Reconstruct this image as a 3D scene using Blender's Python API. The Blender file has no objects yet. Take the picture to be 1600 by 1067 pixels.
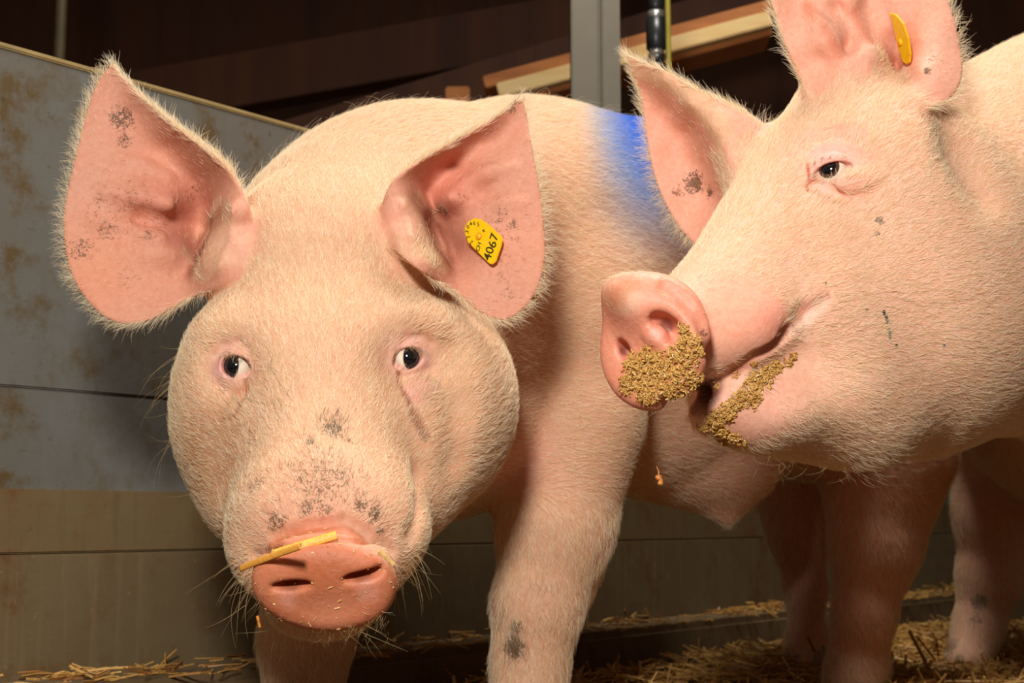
import bpy, bmesh, math, random, os
import numpy as np
from mathutils import Vector, Matrix

random.seed(7)
RNG = np.random.default_rng(11)
scene = bpy.context.scene
COL = scene.collection

# ------------------------------------------------------------------ camera, world, light, exposure
F, CX, CY = 2222.0, 800.0, 533.5           # focal length in pixels of the 1600x1067 frame
CAM_H = 0.27
PITCH = math.atan((808.0 - CY) / F)
SP, CP = math.sin(PITCH), math.cos(PITCH)

cam_d = bpy.data.cameras.new('camera')
cam_d.sensor_width = 36.0
cam_d.lens = F / 1600.0 * 36.0
cam_d.clip_start = 0.05
cam_d.dof.use_dof = True
cam_d.dof.focus_distance = 1.27
cam_d.dof.aperture_fstop = 11.0
cam = bpy.data.objects.new('camera', cam_d)
cam.location = (0, 0, CAM_H)
cam.rotation_euler = (math.pi / 2 + PITCH, 0, 0)
COL.objects.link(cam)
scene.camera = cam

world = bpy.data.worlds.new('world')
scene.world = world
world.use_nodes = True
world.node_tree.nodes['Background'].inputs[0].default_value = (1.0, 0.83, 0.62, 1)
world.node_tree.nodes['Background'].inputs[1].default_value = 0.11

def area_light(name, loc, target, size, power, color):
    d = bpy.data.lights.new(name, 'AREA')
    d.shape = 'DISK'; d.size = size; d.energy = power; d.color = color
    o = bpy.data.objects.new(name, d)
    o.location = loc
    o.rotation_euler = (Vector(target) - Vector(loc)).to_track_quat('-Z', 'Y').to_euler()
    COL.objects.link(o)
    return o
# the photographer's flash, held above and left of the lens
area_light('flash', (-0.16, -0.05, 0.92), (0.10, 1.5, 0.42), 0.22, 27.0, (1.0, 0.965, 0.90))
# the barn's strip lamp hanging over the pen
area_light('barn_lamp', (0.38, 1.72, 2.6), (0.4, 1.8, 0.0), 0.7, 54.0, (1.0, 0.95, 0.86))

scene.view_settings.view_transform = 'Standard'
scene.view_settings.look = 'None'
scene.view_settings.gamma = 1.0
scene.view_settings.use_curve_mapping = False
scene.view_settings.exposure = 0.0

# ------------------------------------------------------------------ coordinates
# c-space: x right, y up, z along the lens axis (metres); P turns a pixel and a distance into it
def P(px, py, d):
    return np.array([(px - CX) / F * d, -(py - CY) / F * d, d])
def W2C(x, y, z):
    z = z - CAM_H
    return np.array([x, z * CP - y * SP, y * CP + z * SP])
def C2W(a):
    a = np.asarray(a, dtype=np.float64)
    out = np.empty_like(a)
    out[..., 0] = a[..., 0]
    out[..., 1] = a[..., 2] * CP - a[..., 1] * SP
    out[..., 2] = CAM_H + a[..., 2] * SP + a[..., 1] * CP
    return out
def Rm(px, d):            # pixels -> metres at a distance
    return px * d / F
def PW(px, py, d):
    return Vector(C2W(P(px, py, d)))

# ------------------------------------------------------------------ materials
def newmat(name):
    m = bpy.data.materials.new(name); m.use_nodes = True
    nt = m.node_tree
    b = nt.nodes['Principled BSDF']
    return m, nt, b
def node(nt, t, **kw):
    n = nt.nodes.new(t)
    for k, v in kw.items():
        setattr(n, k, v)
    return n
def lk(nt, a, b): nt.links.new(a, b)
def ramp(nt, fac, stops):
    r = node(nt, 'ShaderNodeValToRGB')
    e = r.color_ramp.elements
    while len(e) > 1: e.remove(e[-1])
    e[0].position = stops[0][0]; e[0].color = tuple(stops[0][1]) + (1,)
    for p, c in stops[1:]:
        x = e.new(p); x.color = tuple(c) + (1,)
    lk(nt, fac, r.inputs[0])
    return r.outputs[0]
def noise(nt, vec, scale, detail=4, rough=0.55):
    n = node(nt, 'ShaderNodeTexNoise')
    n.inputs['Scale'].default_value = scale
    n.inputs['Detail'].default_value = detail
    n.inputs['Roughness'].default_value = rough
    if vec is not None: lk(nt, vec, n.inputs['Vector'])
    return n.outputs['Fac']
def mixc(nt, fac, a, b, mode='MIX'):
    n = node(nt, 'ShaderNodeMix', data_type='RGBA', blend_type=mode)
    if isinstance(fac, (int, float)): n.inputs[0].default_value = fac
    else: lk(nt, fac, n.inputs[0])
    for s, v in ((6, a), (7, b)):
        if isinstance(v, tuple): n.inputs[s].default_value = v + (1,)
        else: lk(nt, v, n.inputs[s])
    return n.outputs[2]
def math_n(nt, op, a, b=None, clamp=False):
    n = node(nt, 'ShaderNodeMath', operation=op); n.use_clamp = clamp
    for i, v in enumerate((a, b)):
        if v is None: continue
        if isinstance(v, (int, float)): n.inputs[i].default_value = v
        else: lk(nt, v, n.inputs[i])
    return n.outputs[0]
def mapping(nt, vec, scale=(1, 1, 1), rot=(0, 0, 0)):
    n = node(nt, 'ShaderNodeMapping')
    n.inputs['Scale'].default_value = scale
    n.inputs['Rotation'].default_value = rot
    lk(nt, vec, n.inputs['Vector'])
    return n.outputs[0]
def bump(nt, b, h, strength, dist):
    n = node(nt, 'ShaderNodeBump')
    n.inputs['Strength'].default_value = strength
    n.inputs['Distance'].default_value = dist
    lk(nt, h, n.inputs['Height'])
    lk(nt, n.outputs[0], b.inputs['Normal'])
    return n
def coords(nt, which='Object'):
    return node(nt, 'ShaderNodeTexCoord').outputs[which]
def s2l(r, g, b):
    f = lambda c: (c / 255.0) / 12.92 if c / 255.0 <= 0.04045 else ((c / 255.0 + 0.055) / 1.055) ** 2.4
    return (f(r), f(g), f(b))

def mat_wall(name, base, dirt1, dirt2, amount, streak, rough=0.45):
    m, nt, b = newmat(name)
    co = coords(nt)
    n1 = noise(nt, co, 5.0, 6, 0.65)
    n2 = noise(nt, co, 17.0, 6, 0.7)
    n3 = noise(nt, co, 70.0, 3)
    st = noise(nt, mapping(nt, co, (55, 55, 3.0)), 1.0, 6, 0.7)
    f1 = ramp(nt, n1, [(0.50 - amount, (0, 0, 0)), (0.68 - amount * 0.6, (1, 1, 1))])
    f2 = ramp(nt, n2, [(0.50, (0, 0, 0)), (0.70, (1, 1, 1))])
    f = math_n(nt, 'MULTIPLY', f1, math_n(nt, 'ADD', math_n(nt, 'MULTIPLY', f2, 1.0), 0.35), True)
    c = mixc(nt, f, base, dirt1)
    f3 = math_n(nt, 'MULTIPLY', ramp(nt, st, [(0.52, (0, 0, 0)), (0.66, (1, 1, 1))]), streak)
    c = mixc(nt, f3, c, dirt2)
    spots = ramp(nt, n3, [(0.67, (0, 0, 0)), (0.74, (1, 1, 1))])
    c = mixc(nt, math_n(nt, 'MULTIPLY', spots, math_n(nt, 'MULTIPLY', f1, 0.5)), c, dirt2)
    lk(nt, c, b.inputs['Base Color'])
    b.inputs['Roughness'].default_value = rough
    bump(nt, b, n2, 0.25, 0.004)
    return m
def mat_wood(name, c1, c2, scale=(3, 3, 40), rough=0.7):
    m, nt, b = newmat(name)
    co = coords(nt)
    g = noise(nt, mapping(nt, co, scale), 1.0, 5, 0.6)
    lk(nt, ramp(nt, g, [(0.3, c1), (0.7, c2)]), b.inputs['Base Color'])
    b.inputs['Roughness'].default_value = rough
    bump(nt, b, g, 0.2, 0.003)
    return m
def mat_plain(name, c, rough=0.5, metal=0.0, vary=0.15, scale=30):
    m, nt, b = newmat(name)
    n1 = noise(nt, coords(nt), scale, 4)
    lo = tuple(x * (1 - vary) for x in c); hi = tuple(min(1, x * (1 + vary)) for x in c)
    lk(nt, ramp(nt, n1, [(0.3, lo), (0.7, hi)]), b.inputs['Base Color'])
    b.inputs['Roughness'].default_value = rough
    b.inputs['Metallic'].default_value = metal
    return m

# ------------------------------------------------------------------ mesh helpers
def mesh_obj(name, verts, faces, mat, parent=None, smooth=False):
    me = bpy.data.meshes.new(name)
    me.from_pydata([tuple(v) for v in verts], [], [tuple(f) for f in faces])
    me.update()
    if smooth:
        me.polygons.foreach_set('use_smooth', [True] * len(me.polygons))
    if mat: me.materials.append(mat)
    o = bpy.data.objects.new(name, me)
    COL.objects.link(o)
    if parent: o.parent = parent
    return o
def empty(name, loc=(0, 0, 0)):
    o = bpy.data.objects.new(name, None); o.location = loc
    o.empty_display_size = 0.1
    COL.objects.link(o)
    return o
def tag(o, label, cat, group=None, kind=None):
    o['label'] = label; o['category'] = cat
    if group: o['group'] = group
    if kind: o['kind'] = kind
    return o
def box_bm(bm, size, mtx, bev=0.0):
    r = bmesh.ops.create_cube(bm, size=1.0, matrix=mtx @ Matrix.Diagonal((size[0], size[1], size[2], 1)))
    if bev > 0:
        es = list({e for v in r['verts'] for e in v.link_edges})
        bmesh.ops.bevel(bm, geom=es, offset=bev, segments=2, affect='EDGES')
def bm_obj(name, bm, mat, parent=None, smooth=False):
    me = bpy.data.meshes.new(name); bm.to_mesh(me); bm.free()
    if smooth: me.polygons.foreach_set('use_smooth', [True] * len(me.polygons))
    if mat: me.materials.append(mat)
    o = bpy.data.objects.new(name, me); COL.objects.link(o)
    if parent: o.parent = parent
    return o
def frame(o, x, up=(0, 0, 1)):
    x = Vector(x).normalized(); z = Vector(up); y = z.cross(x).normalized(); z = x.cross(y)
    m = Matrix((x, y, z)).transposed().to_4x4(); m.translation = Vector(o)
    return m
def tube(bm, pts, rads, seg=10):
    pts = [Vector(p) for p in pts]
    rings = []
    for i, p in enumerate(pts):
        t = (pts[min(i + 1, len(pts) - 1)] - pts[max(i - 1, 0)]).normalized()
        a = t.cross(Vector((0.31, 0.2, 0.93)))
        if a.length < 1e-3: a = t.cross(Vector((1, 0, 0)))
        a.normalize(); b_ = t.cross(a)
        r = rads[i] if isinstance(rads, (list, tuple)) else rads
        rings.append([bm.verts.new(p + (a * math.cos(2 * math.pi * k / seg) + b_ * math.sin(2 * math.pi * k / seg)) * r) for k in range(seg)])
    for q in range(len(rings) - 1):
        for k in range(seg):
            bm.faces.new((rings[q][k], rings[q][(k + 1) % seg], rings[q + 1][(k + 1) % seg], rings[q + 1][k]))
    bm.faces.new(rings[0][::-1]); bm.faces.new(rings[-1])

# ------------------------------------------------------------------ the pen and the barn
M_sheet = mat_wall('grey_sheet', s2l(104, 105, 102), s2l(88, 70, 42), s2l(64, 46, 24), 0.17, 0.10, 0.45)
M_board = mat_wall('stained_board', s2l(106, 90, 60), s2l(102, 70, 34), s2l(60, 44, 24), 0.20, 0.22, 0.65)
M_base = mat_wall('stained_concrete', s2l(104, 90, 62), s2l(94, 64, 30), s2l(140, 118, 82), 0.20, 0.20, 0.75)
M_kerb = mat_wall('dirty_kerb', s2l(112, 92, 60), s2l(96, 68, 36), s2l(60, 42, 22), 0.2, 0.2, 0.9)
M_cap = mat_plain('edge_strip', s2l(150, 128, 84), 0.5)
M_floor = mat_wall('soiled_floor', s2l(92, 66, 36), s2l(64, 44, 22), s2l(40, 28, 14), 0.2, 0.0, 0.95)
M_backwood = mat_wood('dark_barn_boards', s2l(70, 34, 12), s2l(98, 52, 20), (9, 9, 0.7))
M_ceil = mat_plain('dark_ceiling', s2l(52, 48, 44), 0.9, 0, 0.2, 4)
M_beam = mat_wood('brown_timber', s2l(170, 100, 48), s2l(205, 130, 66), (2.0, 30, 30))
M_batten = mat_wood('pale_timber', s2l(236, 190, 120), s2l(252, 222, 160), (2.0, 30, 30))
M_pole = mat_plain('dull_pole', s2l(84, 70, 42), 0.6)
M_steel = mat_plain('galvanised_steel', s2l(100, 92, 76), 0.55, 0.1, 0.08, 12)
M_rubber = mat_plain('black_rubber', s2l(34, 36, 36), 0.35)
M_metal = mat_plain('clamp_metal', s2l(190, 188, 180), 0.3, 0.8)
M_hose = mat_plain('yellow_hose', s2l(150, 136, 50), 0.4)

WO = Vector((390.0 / F * 2.98, 2.98, 0)); WU = Vector((0.6329, 0.7742, 0)); WN = Vector((0.7742, -0.6329, 0))
def wall_box(name, z0, z1, off, thick, mat, parent=None, s0=-3.2, s1=4.0, bev=0.002):
    bm = bmesh.new()
    c = WO + WU * ((s0 + s1) / 2) + WN * (off - thick / 2)
    c.z = (z0 + z1) / 2
    box_bm(bm, (s1 - s0, thick, z1 - z0), frame((0, 0, 0), WU), bev)
    o = bm_obj(name, bm, mat, parent)
    o.location = c
    return o
wall = wall_box('wall_left', 0.0, 0.80, -0.022, 0.05, M_base)
wall['kind'] = 'structure'; wall['label'] = 'dirty grey pen wall of sheets over stained concrete courses'
def child(o):
    o.parent = wall; o.matrix_parent_inverse = Matrix.Translation(wall.location).inverted()
    return o
child(wall_box('panel', 0.4197, 0.815, 0.0, 0.02, M_sheet))
child(wall_box('panel', 0.295, 0.4190, 0.0, 0.02, M_sheet))
child(wall_box('edge_strip', 0.815, 0.822, 0.002, 0.026, M_cap))
child(wall_box('plank', 0.2285, 0.302, 0.012, 0.032, M_board))
child(wall_box('plank', 0.05, 0.2275, 0.024, 0.042, M_base))
kerb = wall_box('trim_1', -0.02, 0.088, 0.13, 0.14, M_kerb, bev=0.012); kerb['kind'] = 'structure'
kerb['label'] = 'low dirty concrete kerb along the foot of the pen wall'

fl = mesh_obj('floor', [(-6, -3, 0), (8, -3, 0), (8, 9, 0), (-6, 9, 0)], [(0, 1, 2, 3)], M_floor)
fl['kind'] = 'structure'; fl['label'] = 'soiled brown floor of the pen under straw'
bm = bmesh.new()
box_bm(bm, (16, 0.05, 4.2), Matrix.Translation((1, 5.9, 2.05)))
wb = bm_obj('wall_back', bm, M_backwood); wb['kind'] = 'structure'; wb['label'] = 'dark brown boarded back wall of the barn'
bm = bmesh.new()
box_bm(bm, (16, 5.2, 0.1), Matrix.Translation((0.0, 3.9, 3.1)) @ Matrix.Rotation(math.radians(-8), 4, 'Y'))
ce = bm_obj('ceiling', bm, M_ceil); ce['kind'] = 'structure'; ce['label'] = 'dark sloping barn ceiling'

# steel post just behind the pen wall: web, two flanges with a groove between
def post_part(name, x0, x1, y0, y1, parent, mat):
    bm = bmesh.new()
    box_bm(bm, (x1 - x0, y1 - y0, 2.4), Matrix.Translation(((x0 + x1) / 2, (y0 + y1) / 2, 1.2)), 0.003)
    return bm_obj(name, bm, mat, parent)
pr = empty('steel_post', (PW(933, 808, 2.78).x, 2.76, 0))
tag(pr, 'grey galvanised steel post standing behind the pigs', 'post')
post_part('flange', -0.049, 0.004, -0.03, 0.03, pr, M_steel)
post_part('flange', 0.012, 0.049, -0.022, 0.03, pr, M_steel)
post_part('web', 0.003, 0.013, -0.010, 0.03, pr, M_steel)
# sloping timber beam, pale batten under brown plank
def beam(name, a, b, D, h, dep, mat, parent, up=0.0):
    p, q = PW(a[0], a[1], D), PW(b[0], b[1], D)
    bm = bmesh.new()
    m = frame((p + q) / 2, q - p)
    m = m @ Matrix.Translation((0, dep / 2, up))
    box_bm(bm, ((q - p).length, dep, h), m, 0.003)
    o = bm_obj(name, bm, mat, parent)
    o.matrix_parent_inverse = Matrix.Translation(parent.location).inverted()
    return o
tb = empty('timber_beam', PW(980, 80, 3.7))
tag(tb, 'sloping timber beam with pale batten crossing behind the steel post', 'beam')
beam('batten', (778, 141), (1205, 27), 3.70, 0.040, 0.05, M_batten, tb)
beam('plank', (756, 128), (1205, 8), 3.72, 0.034, 0.14, M_beam, tb)
beam('plank', (772, 160), (1205, 45), 3.74, 0.030, 0.14, M_beam, tb)
tb2 = empty('timber_post', (PW(716, 148, 3.9).x, PW(716, 148, 3.9).y, 0))
tag(tb2, 'brown timber post whose top shows above the front pig\'s back', 'post')
bm = bmesh.new(); zt = PW(716, 141, 3.9).z; box_bm(bm, (0.066, 0.08, zt), Matrix.Translation((0, 0, zt / 2)), 0.004); bm_obj('post', bm, M_beam, tb2)
# dark rafters above
for k, (a, b, D, h) in enumerate((((-60, 200), (900, 30), 5.2, 0.20), ((300, 260), (1300, -40), 4.6, 0.12))):
    r_ = empty('rafter', PW(a[0], a[1], D))
    tag(r_, ('broad dark rafter under the ceiling at upper left', 'dark rafter running above the pale timber beam')[k], 'rafter', 'dark rafters under the barn ceiling')
    beam('timber', a, b, D, h, 0.12, M_backwood, r_)
# thin pole at upper left
bm = bmesh.new(); tube(bm, [(0, 0, -0.2), (0, 0, 3.0)], 0.014, 12)
po = bm_obj('thin_pole', bm, M_pole, None, True); po.location = (PW(80, 400, 3.4).x, PW(80, 400, 3.4).y, 0.2)
tag(po, 'thin dull upright pole behind the pen wall at upper left', 'pole')
# water pipe with fittings
wp = empty('water_pipe', PW(1026, 110, 2.85))
tag(wp, 'black water pipe with metal clamps hanging beside the steel post', 'pipe')
def pipe_seg(name, y0, y1, r, mat):
    bm = bmesh.new()
    p, q = PW(1026, y0, 2.85), PW(1026, y1, 2.85); q.x = p.x = PW(1026, 60, 2.85).x; q.y = p.y = wp.location.y
    tube(bm, [p - wp.location, p * 0.98 + q * 0.02 - wp.location, p * 0.02 + q * 0.98 - wp.location, q - wp.location], [r * 0.9, r, r, r * 0.9], 16)
    return bm_obj(name, bm, mat, wp, True)
for nm, y0, y1, r, mt in (('hose', -700, 16, 0.0155, M_rubber), ('clamp', 14, 27, 0.0165, M_metal), ('coupling', 26, 76, 0.0205, M_rubber),
                          ('clamp', 75, 86, 0.0160, M_metal), ('hose', 85, 98, 0.015, M_rubber), ('nozzle', 97, 240, 0.0115, M_metal)):
    pipe_seg(nm, y0, y1, r, mt)
bm = bmesh.new()
tube(bm, [PW(1043 + 2 * math.sin(t / 90), t, 2.82) for t in range(-600, 260, 40)], 0.0055, 10)
yh = bm_obj('yellow_hose', bm, M_hose, None, True)
tag(yh, 'thin yellow-green hose running down along the black water pipe', 'hose')
# ------------------------------------------------------------------ signed distance modelling
def smin(a, b, k):
    h = np.maximum(k - np.abs(a - b), 0) / k
    return np.minimum(a, b) - h * h * k * 0.25
def smax(a, b, k): return -smin(-a, -b, k)

def rotm(rx, ry, rz):
    return np.array(Matrix.Rotation(math.radians(rz), 3, 'Z') @ Matrix.Rotation(math.radians(ry), 3, 'Y') @ Matrix.Rotation(math.radians(rx), 3, 'X'), dtype=np.float32)
class Field:
    def __init__(s): s.ops = []
    def _add(s, fn, bc, br, k, mode):
        s.ops.append((fn, np.asarray(bc, np.float32), float(br), k, mode)); return s
    def ell(s, c, r, rot=(0, 0, 0), k=0.03, mode='u'):
        c = np.asarray(c, np.float32); r = np.asarray(r, np.float32); R = rotm(*rot)
        def fn(p):
            q = (p - c) @ R
            q = q / r; k0 = np.sqrt(np.einsum('ij,ij->i', q, q)); q = q / r; k1 = np.sqrt(np.einsum('ij,ij->i', q, q)) + 1e-9
            return k0 * (k0 - 1) / k1
        return s._add(fn, c, r.max(), k, mode)
    def cone(s, a, ra, b, rb, k=0.03, mode='u'):
        a = np.asarray(a, np.float32); b = np.asarray(b, np.float32)
        ba = b - a; l2 = float(ba @ ba); rr = ra - rb; a2 = l2 - rr * rr; il2 = 1 / l2
        def fn(p):
            pa = p - a; y = pa @ ba; z = y - l2
            x2 = np.maximum(np.einsum('ij,ij->i', pa, pa) * l2 - y * y, 0) * l2
            y2 = y * y * l2; z2 = z * z * l2
            kk = np.sign(rr) * rr * rr * x2
            d = (np.sqrt(np.maximum(x2 * a2 * il2, 0)) + y * rr) * il2 - ra
            m1 = np.sign(z) * a2 * z2 > kk
            m2 = np.sign(y) * a2 * y2 < kk
            d = np.where(m2, np.sqrt(x2 + y2) * il2 - ra, d)
            d = np.where(m1, np.sqrt(x2 + z2) * il2 - rb, d)
            return d
        return s._add(fn, (a + b) / 2, math.sqrt(l2) / 2 + max(ra, rb), k, mode)
    def chain(s, pts, k=0.03, mode='u'):
        for (a, ra), (b, rb) in zip(pts[:-1], pts[1:]): s.cone(a, ra, b, rb, k, mode)
        return s
    def disc(s, c, axes, rx, ry, h, rnd, k=0.01, mode='u'):
        c = np.asarray(c, np.float32); A = np.asarray(axes, np.float32).T   # columns x,y,n
        def fn(p):
            q = (p - c) @ A
            e = np.sqrt((q[:, 0] / rx) ** 2 + (q[:, 1] / ry) ** 2)
            g = np.sqrt((q[:, 0] / rx ** 2) ** 2 + (q[:, 1] / ry ** 2) ** 2) + 1e-9
            d2 = e * (e - 1) / g
            d2 = np.maximum(d2, -min(rx, ry))
            return smax(d2, np.abs(q[:, 2]) - h, rnd)
        return s._add(fn, c, max(rx, ry) + h, k, mode)
    def sheet(s, ear, k=0.012):
        return s._add(ear.sdf, ear.bc, ear.br, k, 'u')
    def ev(s, p, bc=None, br=None):
        d = np.full(len(p), 1.0, np.float32)
        for fn, c, r, k, mode in s.ops:
            if bc is not None and math.dist(bc, c) - r - br > 1.6 * k + 0.015: continue
            if bc is None and len(p) > 3000:
                q = p - c
                m = np.einsum('ij,ij->i', q, q) < (r + 1.6 * k + 0.015) ** 2
                if not m.any(): continue
                if m.mean() < 0.7:
                    v = fn(p[m]); dm = d[m]
                    d[m] = smin(dm, v, k) if mode == 'u' else smax(dm, -v, k)
                    continue
            v = fn(p)
            d = smin(d, v, k) if mode == 'u' else smax(d, -v, k)
        return d
    def grad(s, p, e=0.0012):
        g = np.zeros_like(p)
        for t in ((1, -1, -1), (-1, -1, 1), (-1, 1, -1), (1, 1, 1)):
            t = np.array(t, np.float32)
            g += t * s.ev(p + t * e)[:, None]
        return g / (4 * e)
    def march(s, pxs, d0=1.05, d1=3.2):
        pxs = np.asarray(pxs, np.float32).reshape(-1, 2)
        dr = np.stack([(pxs[:, 0] - CX) / F, -(pxs[:, 1] - CY) / F, np.ones(len(pxs))], 1).astype(np.float32)
        t = np.full(len(pxs), d0, np.float32)
        for _ in range(110):
            d = s.ev(dr * t[:, None])
            if np.abs(d).max() < 1.5e-4: break
            t = np.minimum(t + np.clip(d * 0.9, -0.02, 0.2), d1)
        return t
    def surf(s, px, py):
        t = float(s.march([(px, py)])[0])
        return P(px, py, t).astype(np.float32)
    def normal(s, p):
        g = s.grad(np.asarray(p, np.float32)[None])[0]
        return g / (np.linalg.norm(g) + 1e-9)

class Ear:
    """a curved ear sheet: outline in pixels, its own distance over the outline, real thickness"""
    def __init__(s, poly, ctrl, base, th=(0.0022, 0.006), base_r=70):
        q = np.asarray(poly, np.float64)
        for _ in range(2):
            n = np.roll(q, -1, 0); q = np.stack([0.75 * q + 0.25 * n, 0.25 * q + 0.75 * n], 1).reshape(-1, 2)
        s.poly = q.astype(np.float32)
        c = np.asarray(ctrl, np.float64)
        s.cp = c[:, :2] / 100.0
        n = len(c)
        r = np.linalg.norm(s.cp[:, None] - s.cp[None], axis=2)
        K = np.where(r > 0, r * r * np.log(r + 1e-12), 0) + 0.02 * np.eye(n)
        A = np.zeros((n + 3, n + 3)); A[:n, :n] = K; A[:n, n] = 1; A[:n, n + 1:] = s.cp
        A[n:, :n] = A[:n, n:].T
        s.w = np.linalg.solve(A, np.r_[c[:, 2], 0, 0, 0])
        s.base = base; s.th = th; s.base_r = base_r
        s.x0, s.y0 = q.min(0) - 90; x1, y1 = q.max(0) + 90; s.st = 2.0
        gx_, gy_ = np.arange(s.x0, x1, s.st), np.arange(s.y0, y1, s.st)
        GX, GY = np.meshgrid(gx_, gy_, indexing='ij')
        a_, b_ = GX.ravel().astype(np.float32), GY.ravel().astype(np.float32)
        fv, gx, gy = s.f(a_, b_)
        s.tab = np.stack([s.out2d(a_, b_), fv, gx, gy], 1).astype(np.float32).reshape(len(gx_), len(gy_), 4)
        dm = c[:, 2].mean()
        pts = np.array([P(x, y, dm) for x, y in q])
        s.bc = (pts.min(0) + pts.max(0)) / 2
        s.br = np.linalg.norm(pts - s.bc, axis=1).max() + 0.06
    def f(s, px, py):
        x = np.stack([px, py], 1) / 100.0
        n = len(s.cp); val = s.w[n] + x @ s.w[n + 1:]
        gx = np.full(len(x), s.w[n + 1]); gy = np.full(len(x), s.w[n + 2])
        for i in range(n):
            dx = x - s.cp[i]; r2 = (dx ** 2).sum(1) + 1e-9; lr = 0.5 * np.log(r2)
            val = val + s.w[i] * r2 * lr
            t = s.w[i] * (2 * lr + 1)
            gx = gx + t * dx[:, 0]; gy = gy + t * dx[:, 1]
        return val, gx / 100.0, gy / 100.0
    def out2d(s, px, py):
        a = s.poly; b = np.roll(a, -1, 0)
        best = np.full(len(px), 1e9, np.float32); ins = np.zeros(len(px), bool)
        for (x0, y0), (x1, y1) in zip(a, b):
            ex, ey = x1 - x0, y1 - y0
            wx, wy = px - x0, py - y0
            t = np.clip((wx * ex + wy * ey) / (ex * ex + ey * ey + 1e-9), 0, 1)
            best = np.minimum(best, (wx - ex * t) ** 2 + (wy - ey * t) ** 2)
            cnd = (y0 > py) != (y1 > py)
            ins ^= cnd & (px < (x1 - x0) * (py - y0) / (y1 - y0 + 1e-9) + x0)
        d = np.sqrt(best)
        return np.where(ins, -d, d)
    def local(s, p):
        px = p[:, 0] / p[:, 2] * F + CX; py = -p[:, 1] / p[:, 2] * F + CY
        return px, py
    def look(s, px, py):
        u = np.clip((px - s.x0) / s.st, 0, s.tab.shape[0] - 1.001); v = np.clip((py - s.y0) / s.st, 0, s.tab.shape[1] - 1.001)
        i = u.astype(np.int32); j = v.astype(np.int32); u = (u - i)[:, None]; v = (v - j)[:, None]
        T = s.tab
        return (T[i, j] * (1 - u) + T[i + 1, j] * u) * (1 - v) + (T[i, j + 1] * (1 - u) + T[i + 1, j + 1] * u) * v
    def sdf(s, p):
        px, py = s.local(p)
        D = p[:, 2]
        d2, fv, gx, gy = s.look(px, py).T
        g = 1 / np.sqrt(1 + np.clip((gx ** 2 + gy ** 2) * (F / D) ** 2, 0, 9))
        bx, by = s.base
        bw = np.exp(-((px - bx) ** 2 + (py - by) ** 2) / (2 * s.base_r ** 2))
        th = s.th[0] + (s.th[1] - s.th[0]) * bw
        return smax(d2 * D / F, np.abs(D - fv) * g - th, 0.004).astype(np.float32)

def axis(lo, hi, a, b, fine, coarse):
    xs = [a]
    while xs[-1] < b: xs.append(xs[-1] + fine)
    h = fine
    while xs[-1] < hi: h = min(h * 1.06, coarse); xs.append(xs[-1] + h)
    left = [a]; h = fine
    while left[-1] > lo: h = min(h * 1.06, coarse); left.append(left[-1] - h)
    return np.array(left[:0:-1] + xs, np.float32)

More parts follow.
